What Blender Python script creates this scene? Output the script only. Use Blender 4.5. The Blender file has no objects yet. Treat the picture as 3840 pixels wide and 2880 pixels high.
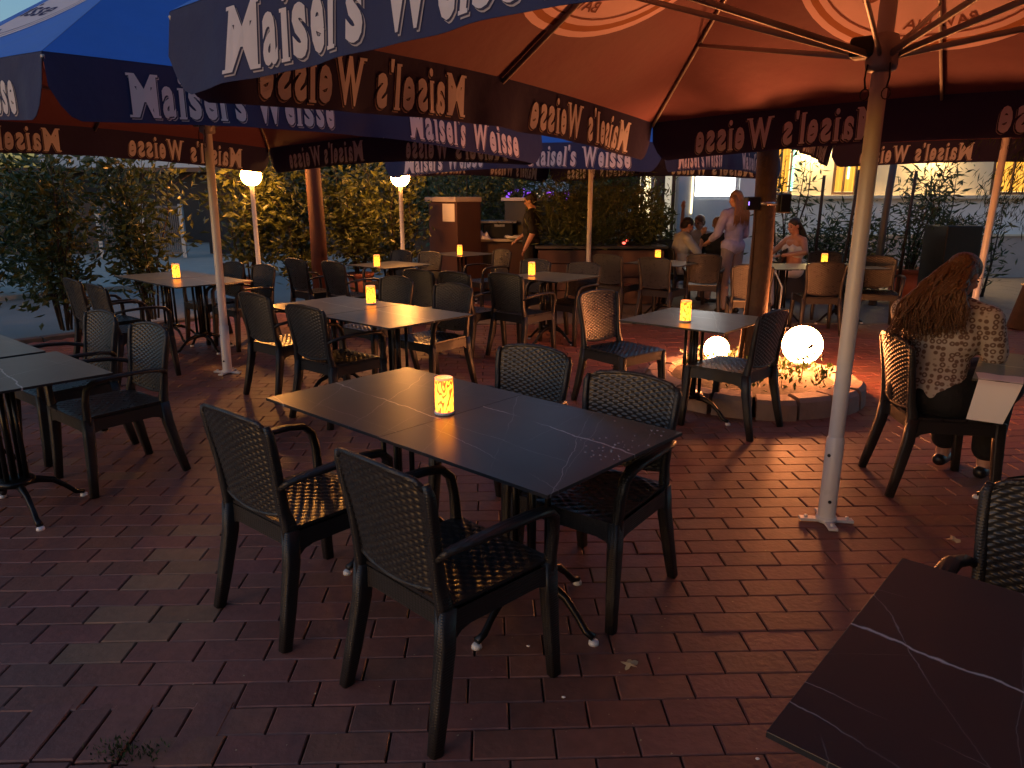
import bpy, bmesh, math, random
from math import sin, cos, pi, radians, sqrt, atan2
from mathutils import Vector, Matrix
random.seed(7)
D = bpy.data
SC = bpy.context.scene
COL = SC.collection

# ------------------------------------------------------------------ camera
cam_d = D.cameras.new('camera'); cam = D.objects.new('camera', cam_d); COL.objects.link(cam)
cam.location = (0, 0, 1.6)
cam.rotation_euler = (pi/2 - 0.2528, 0, 0)
cam_d.sensor_width = 36; cam_d.lens = 724/1024*36
cam_d.clip_start = 0.05; cam_d.clip_end = 500
SC.camera = cam

# ------------------------------------------------------------------ world / exposure (dusk, sun already down)
W = D.worlds.new('World'); SC.world = W; W.use_nodes = True
nt = W.node_tree; nt.nodes.clear()
wo = nt.nodes.new('ShaderNodeOutputWorld'); bg = nt.nodes.new('ShaderNodeBackground')
sky = nt.nodes.new('ShaderNodeTexSky'); sky.sky_type = 'NISHITA'; sky.sun_disc = False
sky.sun_elevation = radians(1.9); sky.sun_rotation = radians(232); sky.altitude = 100
sky.air_density = 1.0; sky.dust_density = 1.7; sky.ozone_density = 2.6
bg.inputs['Strength'].default_value = 0.15
nt.links.new(sky.outputs[0], bg.inputs[0]); nt.links.new(bg.outputs[0], wo.inputs[0])
SUN = D.lights.new('sun_glow', 'SUN'); SUN.energy = 0.02; SUN.angle = radians(20); SUN.color = (1, .72, .6)
so = D.objects.new('sun_glow', SUN); COL.objects.link(so); so.rotation_euler = (radians(60), 0, radians(-50))
VS = SC.view_settings
VS.view_transform = 'Standard'; VS.look = 'None'; VS.exposure = 2.0; VS.gamma = 1.0; VS.use_curve_mapping = False
SC.cycles.max_bounces = 6; SC.cycles.diffuse_bounces = 3; SC.cycles.glossy_bounces = 3
SC.cycles.transmission_bounces = 4; SC.cycles.transparent_max_bounces = 6
SC.cycles.caustics_reflective = False; SC.cycles.caustics_refractive = False
SC.cycles.sample_clamp_indirect = 4.0
SC.cycles.use_denoising = True

# ------------------------------------------------------------------ materials
def new_mat(name):
    m = D.materials.new(name); m.use_nodes = True
    n = m.node_tree.nodes; b = n.get('Principled BSDF')
    return m, m.node_tree, b
def rgb(c): return (c[0], c[1], c[2], 1)
def mat(name, col, rough=.6, metal=0, spec=.5, noise=None, bump=None, trans=None, sheen=0):
    """plain procedural surface; noise=(scale, amount) varies colour, bump=(scale, strength)"""
    m, t, b = new_mat(name); N = t.nodes; L = t.links
    b.inputs['Base Color'].default_value = rgb(col); b.inputs['Roughness'].default_value = rough
    b.inputs['Metallic'].default_value = metal; b.inputs['Specular IOR Level'].default_value = spec
    if sheen: b.inputs['Sheen Weight'].default_value = sheen
    tc = N.new('ShaderNodeTexCoord')
    if noise:
        nz = N.new('ShaderNodeTexNoise'); nz.inputs['Scale'].default_value = noise[0]; nz.inputs['Detail'].default_value = 5
        L.new(tc.outputs['Object'], nz.inputs['Vector'])
        mx = N.new('ShaderNodeMix'); mx.data_type = 'RGBA'; a = noise[1]
        mx.inputs['A'].default_value = rgb([c*(1-a) for c in col]); mx.inputs['B'].default_value = rgb([min(1, c*(1+a)) for c in col])
        L.new(nz.outputs['Fac'], mx.inputs['Factor']); L.new(mx.outputs['Result'], b.inputs['Base Color'])
        mr = N.new('ShaderNodeMapRange'); mr.inputs['To Min'].default_value = max(.03, rough-.12); mr.inputs['To Max'].default_value = min(1, rough+.12)
        L.new(nz.outputs['Fac'], mr.inputs['Value']); L.new(mr.outputs[0], b.inputs['Roughness'])
    if bump:
        n2 = N.new('ShaderNodeTexNoise'); n2.inputs['Scale'].default_value = bump[0]; n2.inputs['Detail'].default_value = 4
        L.new(tc.outputs['Object'], n2.inputs['Vector'])
        bp = N.new('ShaderNodeBump'); bp.inputs['Strength'].default_value = bump[1]; bp.inputs['Distance'].default_value = .01
        L.new(n2.outputs['Fac'], bp.inputs['Height']); L.new(bp.outputs[0], b.inputs['Normal'])
    if trans:
        tr = N.new('ShaderNodeBsdfTranslucent'); tr.inputs[0].default_value = rgb(trans[0])
        mix = N.new('ShaderNodeMixShader'); mix.inputs[0].default_value = trans[1]
        out = N.get('Material Output'); L.new(b.outputs[0], mix.inputs[1]); L.new(tr.outputs[0], mix.inputs[2]); L.new(mix.outputs[0], out.inputs[0])
    return m
def emit(name, col, strength, base=(.8, .8, .8)):
    m, t, b = new_mat(name)
    b.inputs['Base Color'].default_value = rgb(base); b.inputs['Emission Color'].default_value = rgb(col)
    b.inputs['Emission Strength'].default_value = strength; b.inputs['Roughness'].default_value = .3
    return m

M = {}
def wicker_mat(name, col, scale):
    m, t, b = new_mat(name); N = t.nodes; L = t.links
    b.inputs['Base Color'].default_value = rgb(col); b.inputs['Roughness'].default_value = .42
    tc = N.new('ShaderNodeTexCoord'); mp = N.new('ShaderNodeMapping'); L.new(tc.outputs['Object'], mp.inputs[0])
    nz = N.new('ShaderNodeTexNoise'); nz.inputs['Scale'].default_value = 14; L.new(tc.outputs['Object'], nz.inputs['Vector'])
    mr = N.new('ShaderNodeMapRange'); mr.inputs['To Min'].default_value = .32; mr.inputs['To Max'].default_value = .55
    L.new(nz.outputs['Fac'], mr.inputs['Value']); L.new(mr.outputs[0], b.inputs['Roughness'])
    hs = []
    for d in ('X', 'Z'):
        w = N.new('ShaderNodeTexWave'); w.bands_direction = d; w.inputs['Scale'].default_value = scale*(1 if d == 'X' else 1.6)
        w.inputs['Distortion'].default_value = .3; L.new(mp.outputs[0], w.inputs[0]); hs.append(w)
    ml = N.new('ShaderNodeMath'); ml.operation = 'MULTIPLY'; L.new(hs[0].outputs['Fac'], ml.inputs[0]); L.new(hs[1].outputs['Fac'], ml.inputs[1])
    bp = N.new('ShaderNodeBump'); bp.inputs['Strength'].default_value = .6; bp.inputs['Distance'].default_value = .002
    L.new(ml.outputs[0], bp.inputs['Height']); L.new(bp.outputs[0], b.inputs['Normal'])
    return m
M['weave'] = mat('woven_resin', (.023, .021, .021), .30, noise=(30, .25))
M['wframe'] = wicker_mat('resin_frame', (.018, .016, .016), 22)
M['black_iron'] = mat('black_cast_iron', (.018, .018, .02), .32, metal=.6, noise=(20, .3))
M['white_plastic'] = mat('white_plastic', (.75, .76, .78), .4)
M['pole'] = mat('white_painted_pole', (.66, .65, .66), .32, noise=(8, .06), bump=(60, .05))
M['rib'] = mat('aluminium_rib', (.40, .38, .38), .4, metal=.3, noise=(10, .1))
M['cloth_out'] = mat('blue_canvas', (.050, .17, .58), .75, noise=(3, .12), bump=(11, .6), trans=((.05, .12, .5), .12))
M['cloth_in'] = mat('canopy_underside_reddened', (.19, .072, .098), .8, noise=(2.5, .16), bump=(9, .6))  # underside of the blue cloth, reddened towards its orange-lit look
M['cloth_val'] = mat('navy_valance', (.035, .030, .105), .8, noise=(4, .15), bump=(11, .6), trans=((.05, .04, .14), .15))
M['print'] = mat('white_print', (.78, .70, .70), .7, noise=(20, .08), trans=((.9, .8, .8), .3))
M['print_backlit'] = mat('inner_print_backlit', (.78, .80, .98), .7, noise=(20, .08))  # cool tint stands in for sky light coming through the cloth
M['print_shadow'] = mat('dark_print', (.03, .025, .06), .8)
M['print_grey'] = mat('pale_print', (.42, .36, .37), .8)
M['logo'] = mat('logo_pink', (.86, .60, .66), .8, noise=(6, .08))
M['logo_ink'] = mat('logo_ink', (.24, .07, .06), .8)
M['logo_gold'] = mat('logo_gold', (.40, .14, .05), .8)
M['trunk'] = mat('bark', (.10, .055, .035), .85, noise=(14, .45), bump=(40, .8))
M['wood_dark'] = mat('dark_stem', (.05, .032, .022), .8, noise=(20, .4))
M['post_wood'] = mat('reddish_timber', (.075, .022, .013), .75, noise=(9, .5), bump=(30, .6))
M['leaf_a'] = mat('laurel_leaf', (.075, .088, .022), .34, noise=(2.5, .5), trans=((.10, .14, .03), .18))
M['leaf_b'] = mat('dark_leaf', (.030, .055, .022), .4, noise=(3, .5), trans=((.05, .09, .02), .15))
M['leaf_c'] = mat('bamboo_leaf', (.075, .10, .03), .4, noise=(3, .5), trans=((.12, .15, .04), .2))
M['soil'] = mat('soil', (.05, .035, .025), .95, noise=(20, .5), bump=(30, 1))
M['terra'] = mat('terracotta', (.36, .12, .075), .7, noise=(12, .2), bump=(30, .2))
M['greypot'] = mat('anthracite_planter', (.07, .07, .075), .6, noise=(8, .2))
M['stone'] = mat('ring_stone', (.26, .18, .15), .8, noise=(9, .3), bump=(25, .6))
M['concrete'] = mat('pale_concrete', (.36, .35, .30), .85, noise=(3, .25), bump=(20, .3))
M['paving'] = mat('grey_paving', (.17, .14, .12), .7, noise=(4, .25), bump=(20, .3))
M['asphalt'] = mat('asphalt', (.19, .20, .19), .8, noise=(1.5, .25), bump=(80, .4))
M['kerb'] = mat('kerb_stone', (.12, .10, .09), .8, noise=(6, .3), bump=(25, .4))
M['cab'] = mat('brown_cabinet', (.075, .035, .028), .55, noise=(5, .2), bump=(50, .1))
M['cab_side'] = mat('olive_cabinet', (.06, .05, .03), .6, noise=(5, .2))
M['cab_top'] = mat('pale_top', (.55, .48, .42), .6, noise=(9, .1))
M['steel'] = mat('brushed_steel', (.5, .5, .52), .3, metal=.9, noise=(20, .15))
M['paper'] = mat('white_paper', (.78, .74, .70), .7, noise=(5, .04))
M['skin'] = mat('skin', (.50, .27, .19), .5, noise=(12, .08))
M['skin2'] = mat('tanned_skin', (.42, .21, .14), .5, noise=(12, .08))
M['hair_d'] = mat('dark_hair', (.018, .012, .010), .45, noise=(60, .4), bump=(120, .8))
M['hair_r'] = mat('auburn_hair', (.115, .052, .022), .42, noise=(60, .5), bump=(90, 1))
M['hair_b'] = mat('light_brown_hair', (.22, .12, .06), .45, noise=(60, .4), bump=(120, .8))
M['black_cloth'] = mat('black_cotton', (.007, .007, .008), .85, noise=(20, .3), bump=(60, .4))
M['white_cloth'] = mat('white_cotton', (.62, .58, .57), .85, noise=(10, .12), bump=(25, .5))
M['lilac_cloth'] = mat('lilac_tie_dye', (.36, .36, .62), .85, noise=(9, .5), bump=(25, .5))
M['grey_cloth'] = mat('grey_linen', (.22, .20, .24), .85, noise=(12, .15), bump=(25, .5))
M['drop'] = mat('water', (.30, .30, .34), .05, spec=1.0)
M['wall_cream'] = mat('cream_render', (.78, .68, .50), .85, noise=(4, .08), bump=(40, .2))
M['wall_grey'] = mat('pale_grey_render', (.80, .80, .78), .85, noise=(3, .1), bump=(40, .2))
M['plinth'] = mat('brown_grey_plinth', (.45, .38, .34), .85, noise=(3, .2), bump=(40, .2))
M['wall_dark'] = mat('dark_render', (.05, .04, .035), .85, noise=(3, .25), bump=(30, .3))
M['frame_brown'] = mat('brown_frame', (.14, .07, .04), .6, noise=(8, .2))
M['frame_white'] = mat('white_frame', (.62, .64, .66), .5, noise=(8, .05))
M['gate'] = mat('gate_metal', (.10, .10, .11), .5, metal=.4, noise=(8, .2))
M['gate_frame'] = mat('gate_frame', (.40, .42, .42), .5, noise=(8, .1))
M['black_plastic'] = mat('black_plastic', (.012, .012, .013), .35)
M['dry_leaf'] = mat('dry_leaf', (.48, .36, .20), .7, noise=(30, .2))
M['moss'] = mat('moss', (.035, .055, .018), .9, noise=(30, .5))
M['joint'] = mat('paving_bed', (.022, .012, .010), .95, noise=(10, .3))
# lights that the photo shows lit
M['ball'] = emit('glowing_ball', (1.0, .30, .085), 56)
M['globe'] = emit('street_globe', (1.0, .37, .07), 42)
M['globe_far'] = emit('far_globe', (1.0, .62, .22), 8)
M['sconce'] = emit('wall_lamp_glow', (1.0, .66, .26), 420)
M['win_warm'] = emit('warm_window', (1.0, .76, .38), .75)
M['win_cream'] = emit('cream_window', (1.0, .86, .58), .12)
M['win_white'] = emit('white_window', (1.0, .97, .90), 1.4)
M['neon'] = emit('cyan_neon', (.10, 1.0, .70), .8)
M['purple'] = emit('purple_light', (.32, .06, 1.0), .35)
M['red_led'] = emit('red_lamp', (1.0, .08, .05), 1.2)
M['blue_led'] = emit('blue_led', (.25, .15, 1.0), 1)

def brick_mat():
    m, t, b = new_mat('brick_paver'); N = t.nodes; L = t.links
    at_ = N.new('ShaderNodeAttribute'); at_.attribute_name = 'tone'
    tc = N.new('ShaderNodeTexCoord')
    n1 = N.new('ShaderNodeTexNoise'); n1.inputs['Scale'].default_value = 22; n1.inputs['Detail'].default_value = 6
    n2 = N.new('ShaderNodeTexNoise'); n2.inputs['Scale'].default_value = 1.1; n2.inputs['Detail'].default_value = 4
    L.new(tc.outputs['Object'], n1.inputs['Vector']); L.new(tc.outputs['Object'], n2.inputs['Vector'])
    a = N.new('ShaderNodeMath'); a.operation = 'MULTIPLY_ADD'; a.inputs[1].default_value = .5; a.inputs[2].default_value = .5
    L.new(n1.outputs['Fac'], a.inputs[0])
    a2 = N.new('ShaderNodeMath'); a2.operation = 'MULTIPLY_ADD'; a2.inputs[1].default_value = .7; a2.inputs[2].default_value = .65
    L.new(n2.outputs['Fac'], a2.inputs[0])
    a3 = N.new('ShaderNodeMath'); a3.operation = 'MULTIPLY'; L.new(a.outputs[0], a3.inputs[0]); L.new(a2.outputs[0], a3.inputs[1])
    vm = N.new('ShaderNodeVectorMath'); vm.operation = 'SCALE'; L.new(at_.outputs['Color'], vm.inputs[0]); L.new(a3.outputs[0], vm.inputs['Scale'])
    L.new(vm.outputs[0], b.inputs['Base Color'])
    mr = N.new('ShaderNodeMapRange'); mr.inputs['To Min'].default_value = .38; mr.inputs['To Max'].default_value = .72
    L.new(n2.outputs['Fac'], mr.inputs['Value']); L.new(mr.outputs[0], b.inputs['Roughness'])
    bp = N.new('ShaderNodeBump'); bp.inputs['Strength'].default_value = .35; bp.inputs['Distance'].default_value = .006
    n3 = N.new('ShaderNodeTexNoise'); n3.inputs['Scale'].default_value = 45; n3.inputs['Detail'].default_value = 5; L.new(tc.outputs['Object'], n3.inputs['Vector'])
    L.new(n3.outputs['Fac'], bp.inputs['Height']); L.new(bp.outputs[0], b.inputs['Normal'])
    return m
M['brick'] = brick_mat()

def marble_mat():
    m, t, b = new_mat('dark_marble_laminate'); N = t.nodes; L = t.links
    tc = N.new('ShaderNodeTexCoord'); oi = N.new('ShaderNodeObjectInfo')
    rv = N.new('ShaderNodeVectorMath'); rv.operation = 'SCALE'
    cx = N.new('ShaderNodeCombineXYZ'); L.new(oi.outputs['Random'], cx.inputs[0]); L.new(oi.outputs['Random'], cx.inputs[1])
    L.new(cx.outputs[0], rv.inputs[0]); rv.inputs['Scale'].default_value = 7
    ad = N.new('ShaderNodeVectorMath'); ad.operation = 'ADD'; L.new(tc.outputs['Object'], ad.inputs[0]); L.new(rv.outputs[0], ad.inputs[1])
    nw = N.new('ShaderNodeTexNoise'); nw.inputs['Scale'].default_value = 3.2; nw.inputs['Detail'].default_value = 5; nw.inputs['Roughness'].default_value = .6; L.new(ad.outputs[0], nw.inputs['Vector'])
    total = None
    for (rot, c0, w0, gain, wob, fade) in ((5, .04, .0050, .85, .10, .30), (3, -.20, .0018, .45, .07, .40), (-8, .30, .0016, .35, .06, .42), (12, -.33, .0022, .5, .09, .42), (62, .10, .0022, .5, .08, .36),
                                     (66, .135, .0014, .3, .07, .40), (55, -.18, .0018, .4, .08, .40), (70, .33, .0014, .3, .06, .45), (58, -.42, .0016, .35, .07, .42), (-40, .22, .0012, .22, .08, .45), (82, -.05, .0012, .2, .06, .45)):
        mp = N.new('ShaderNodeMapping'); mp.inputs['Rotation'].default_value = (0, 0, radians(rot)); L.new(tc.outputs['Object'], mp.inputs[0])
        sx = N.new('ShaderNodeSeparateXYZ'); L.new(mp.outputs[0], sx.inputs[0])
        a1 = N.new('ShaderNodeMath'); a1.operation = 'MULTIPLY_ADD'; L.new(nw.outputs['Fac'], a1.inputs[0]); a1.inputs[1].default_value = wob; L.new(sx.outputs['X'], a1.inputs[2])
        a2 = N.new('ShaderNodeMath'); a2.operation = 'MULTIPLY_ADD'; L.new(oi.outputs['Random'], a2.inputs[0]); a2.inputs[1].default_value = .22; L.new(a1.outputs[0], a2.inputs[2])
        a3 = N.new('ShaderNodeMath'); a3.operation = 'SUBTRACT'; L.new(a2.outputs[0], a3.inputs[0]); a3.inputs[1].default_value = c0 + wob*.5 + .11
        a4 = N.new('ShaderNodeMath'); a4.operation = 'ABSOLUTE'; L.new(a3.outputs[0], a4.inputs[0])
        mr = N.new('ShaderNodeMapRange'); mr.inputs['From Min'].default_value = 0; mr.inputs['From Max'].default_value = w0; mr.inputs['To Min'].default_value = gain; mr.inputs['To Max'].default_value = 0; L.new(a4.outputs[0], mr.inputs['Value'])
        nz = N.new('ShaderNodeTexNoise'); nz.inputs['Scale'].default_value = 2.4; nz.inputs['Detail'].default_value = 2; m2 = N.new('ShaderNodeMapping'); m2.inputs['Location'].default_value = (c0*9, rot*.31, 0)
        L.new(ad.outputs[0], m2.inputs[0]); L.new(m2.outputs[0], nz.inputs['Vector'])
        r2 = N.new('ShaderNodeMapRange'); r2.inputs['From Min'].default_value = fade; r2.inputs['From Max'].default_value = fade+.16; L.new(nz.outputs['Fac'], r2.inputs['Value'])
        mu = N.new('ShaderNodeMath'); mu.operation = 'MULTIPLY'; L.new(mr.outputs[0], mu.inputs[0]); L.new(r2.outputs[0], mu.inputs[1])
        if total is None: total = mu
        else:
            mxm = N.new('ShaderNodeMath'); mxm.operation = 'MAXIMUM'; L.new(total.outputs[0], mxm.inputs[0]); L.new(mu.outputs[0], mxm.inputs[1]); total = mxm
    mx = N.new('ShaderNodeMix'); mx.data_type = 'RGBA'; mx.inputs['A'].default_value = (.022, .023, .027, 1); mx.inputs['B'].default_value = (.62, .60, .60, 1)
    L.new(total.outputs[0], mx.inputs['Factor']); L.new(mx.outputs['Result'], b.inputs['Base Color'])
    b.inputs['Roughness'].default_value = .26; b.inputs['Specular IOR Level'].default_value = .5; b.inputs['Sheen Weight'].default_value = .22; b.inputs['Sheen Roughness'].default_value = .28; b.inputs['Sheen Tint'].default_value = (.85, .92, 1, 1)
    n4 = N.new('ShaderNodeTexNoise'); n4.inputs['Scale'].default_value = 5; L.new(tc.outputs['Object'], n4.inputs['Vector'])
    m4 = N.new('ShaderNodeMapRange'); m4.inputs['To Min'].default_value = .27; m4.inputs['To Max'].default_value = .36; L.new(n4.outputs['Fac'], m4.inputs['Value']); L.new(m4.outputs[0], b.inputs['Roughness'])
    return m
M['marble'] = marble_mat()

def candle_mat():
    m, t, b = new_mat('lantern_shade'); N = t.nodes; L = t.links
    tc = N.new('ShaderNodeTexCoord')
    mp = N.new('ShaderNodeMapping'); mp.inputs['Scale'].default_value = (1, 1, .30); L.new(tc.outputs['Object'], mp.inputs[0])
    w = N.new('ShaderNodeTexWave'); w.wave_type = 'RINGS'; w.inputs['Scale'].default_value = 42; w.inputs['Distortion'].default_value = 9; w.inputs['Detail'].default_value = 1
    w.inputs['Detail Scale'].default_value = 1.2
    L.new(mp.outputs[0], w.inputs[0])
    cr = N.new('ShaderNodeValToRGB'); e = cr.color_ramp.elements
    e[0].position = .27; e[0].color = (.85, .04, .002, 1); e[1].position = .50; e[1].color = (1.0, .38, .022, 1)
    L.new(w.outputs['Fac'], cr.inputs[0]); L.new(cr.outputs[0], b.inputs['Emission Color'])
    sx = N.new('ShaderNodeSeparateXYZ'); L.new(tc.outputs['Object'], sx.inputs[0])
    mr = N.new('ShaderNodeMapRange'); mr.inputs['From Min'].default_value = .05; mr.inputs['From Max'].default_value = .15; mr.inputs['To Min'].default_value = 1.5; mr.inputs['To Max'].default_value = .75
    L.new(sx.outputs['Z'], mr.inputs['Value']); L.new(mr.outputs[0], b.inputs['Emission Strength'])
    b.inputs['Base Color'].default_value = (.5, .3, .15, 1)
    return m
M['candle'] = candle_mat()

def blouse_mat():
    m, t, b = new_mat('patterned_blouse'); N = t.nodes; L = t.links
    tc = N.new('ShaderNodeTexCoord'); v = N.new('ShaderNodeTexVoronoi'); v.inputs['Scale'].default_value = 32; v.inputs['Randomness'].default_value = .35
    L.new(tc.outputs['Object'], v.inputs['Vector'])
    cr = N.new('ShaderNodeValToRGB'); r = cr.color_ramp; r.elements[0].position = .16; r.elements[0].color = (.40, .36, .34, 1)
    r.elements[1].position = .26; r.elements[1].color = (.13, .08, .065, 1)
    e = r.elements.new(.42); e.color = (.15, .09, .075, 1); e = r.elements.new(.52); e.color = (.42, .38, .36, 1)
    L.new(v.outputs['Distance'], cr.inputs[0]); L.new(cr.outputs[0], b.inputs['Base Color']); b.inputs['Roughness'].default_value = .85
    return m
M['blouse'] = blouse_mat()

# ------------------------------------------------------------------ mesh helpers
class MB:
    def __init__(s): s.v = []; s.f = []; s.sm = []; s.mi = []; s.col = []
    def add(s, vs, fs, smooth=False, mi=0, xf=None, col=None):
        o = len(s.v)
        for p in vs:
            p = Vector(p); s.v.append(xf @ p if xf is not None else p)
        for f in fs: s.f.append([i+o for i in f]); s.sm.append(smooth); s.mi.append(mi); s.col.append(col)
    def box(s, c, h, xf=None, mi=0, bev=0.0):
        x, y, z = c; a, b_, d = h
        if bev <= 0:
            vs = [(x+i*a, y+j*b_, z+k*d) for k in (-1, 1) for j in (-1, 1) for i in (-1, 1)]
            s.add(vs, [(0, 2, 3, 1), (4, 5, 7, 6), (0, 1, 5, 4), (2, 6, 7, 3), (0, 4, 6, 2), (1, 3, 7, 5)], False, mi, xf)
        else:
            bm = bmesh.new(); bmesh.ops.create_cube(bm, size=1, matrix=Matrix.Translation(c) @ Matrix.Diagonal((2*a, 2*b_, 2*d, 1)))
            bmesh.ops.bevel(bm, geom=bm.edges[:], offset=bev, segments=2, affect='EDGES', profile=.5)
            s.add([v.co[:] for v in bm.verts], [[v.index for v in f.verts] for f in bm.faces], False, mi, xf); bm.free()
    def grid(s, P, nu, nv, smooth=True, mi=0, flip=False, xf=None, cu=False):
        vs = [P(i/nu, j/nv) for j in range(nv+1) for i in range(nu+(0 if cu else 1))]
        w = nu if cu else nu+1; fs = []
        for j in range(nv):
            for i in range(nu):
                i2 = (i+1) % w if cu else i+1
                q = (j*w+i, j*w+i2, (j+1)*w+i2, (j+1)*w+i); fs.append(q[::-1] if flip else q)
        s.add(vs, fs, smooth, mi, xf)
    def lathe(s, prof, n=24, c=(0, 0, 0), mi=0, xf=None, smooth=True):
        vs = []; fs = []
        for (r, z) in prof:
            for i in range(n):
                a = 2*pi*i/n; vs.append((c[0]+r*cos(a), c[1]+r*sin(a), c[2]+z))
        for j in range(len(prof)-1):
            for i in range(n):
                k = (i+1) % n; fs.append((j*n+i, j*n+k, (j+1)*n+k, (j+1)*n+i))
        s.add(vs, fs, smooth, mi, xf)
    def sweep(s, path, sec, n=8, power=4, up=(0, 0, 1), cap=True, mi=0, xf=None, smooth=True):
        """path: points; sec: list of (a,b) half sizes (or one); superellipse section"""
        P = [Vector(p) for p in path]; m = len(P); U = Vector(up)
        if tuple(up) == (0, 0, 1) and abs((P[-1]-P[0]).normalized().z) > .6: U = Vector((.05, 1, .02)).normalized()
        if not isinstance(sec, list): sec = [sec]*m
        vs = []; fs = []
        for i, p in enumerate(P):
            t = (P[min(i+1, m-1)]-P[max(i-1, 0)]).normalized()
            sd = t.cross(U)
            if sd.length < 1e-4: sd = t.cross(Vector((0, 1, 0)))
            sd.normalize(); u2 = sd.cross(t).normalized(); a, b_ = sec[i]
            for k in range(n):
                th = 2*pi*(k+.5)/n; c_, s_ = cos(th), sin(th)
                e = 2/power
                vs.append(p + sd*(a*math.copysign(abs(c_)**e, c_)) + u2*(b_*math.copysign(abs(s_)**e, s_)))
        for i in range(m-1):
            for k in range(n):
                k2 = (k+1) % n; fs.append((i*n+k, i*n+k2, (i+1)*n+k2, (i+1)*n+k))
        if cap: fs.append(list(range(n))[::-1]); fs.append([(m-1)*n+k for k in range(n)])
        s.add(vs, fs, smooth, mi, xf)
    def tube(s, a, b_, r0, r1=None, n=12, mi=0, xf=None):
        r1 = r0 if r1 is None else r1
        s.sweep([a, b_], [(r0, r0), (r1, r1)], n=n, power=2, mi=mi, xf=xf)
    def ball(s, c, r, n=20, mi=0, xf=None):
        if not isinstance(r, (tuple, list)): r = (r, r, r)
        def P(u, v):
            th = 2*pi*u; ph = pi*(.002+.996*v) - pi/2
            return (c[0]+r[0]*cos(th)*cos(ph), c[1]+r[1]*sin(th)*cos(ph), c[2]+r[2]*sin(ph))
        s.grid(P, n, max(6, n//2), mi=mi, xf=xf, cu=True)
    def build(s, name, mats, parent=None, loc=None, rotz=0):
        me = D.meshes.new(name); me.from_pydata([tuple(v) for v in s.v], [], s.f)
        if not isinstance(mats, (list, tuple)): mats = [mats]
        for m in mats: me.materials.append(m)
        me.polygons.foreach_set('use_smooth', s.sm); me.polygons.foreach_set('material_index', s.mi)
        if any(c is not None for c in s.col):
            ca = me.color_attributes.new('tone', 'FLOAT_COLOR', 'CORNER')
            for p in me.polygons:
                c = s.col[p.index] or (.1, .05, .04)
                for li in p.loop_indices: ca.data[li].color = (c[0], c[1], c[2], 1)
        me.update()
        o = D.objects.new(name, me); COL.objects.link(o)
        if parent: o.parent = parent
        if loc is not None: o.location = loc
        o.rotation_euler.z = rotz
        return o
def tag(o, label=None, cat=None, group=None, kind=None):
    if label: o['label'] = label
    if cat: o['category'] = cat
    if group: o['group'] = group
    if kind: o['kind'] = kind
    return o
def thing(name, loc, label, cat, group=None, rz=0):
    o = D.objects.new(name, None); COL.objects.link(o); o.location = loc; o.rotation_euler.z = rz
    o.empty_display_size = .2
    return tag(o, label, cat, group)
def children(o): return [c for c in D.objects if c.parent == o]
def copy_tree(o, kids, parent=None):
    c = o.copy(); COL.objects.link(c)
    if parent is not None: c.parent = parent
    for k in kids.get(o.name, []): copy_tree(k, kids, c)
    return c
def kid_map():
    d = {}
    for o in D.objects:
        if o.parent: d.setdefault(o.parent.name, []).append(o)
    return d
def RZ(a): return Matrix.Rotation(a, 4, 'Z')

# ------------------------------------------------------------------ the ground
PH = radians(48)                       # the terrace grid
KA = Vector((-5.4, 8.2)); KT = Vector((cos(radians(50)), sin(radians(50)))); KN = Vector((-KT.y, KT.x))
def inside_plaza(x, y):
    if (Vector((x, y))-KA).dot(KN) > 0: return False
    return y < 9.3 or (Vector((x, y))-KA).dot(KN) > -2.6
mb = MB(); S_ = 150
mb.add([(-S_, -S_, -.10), (S_, -S_, -.10), (S_, S_, -.10), (-S_, S_, -.10)], [(0, 1, 2, 3)])
tag(mb.build('road', M['asphalt']), kind='structure')
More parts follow.
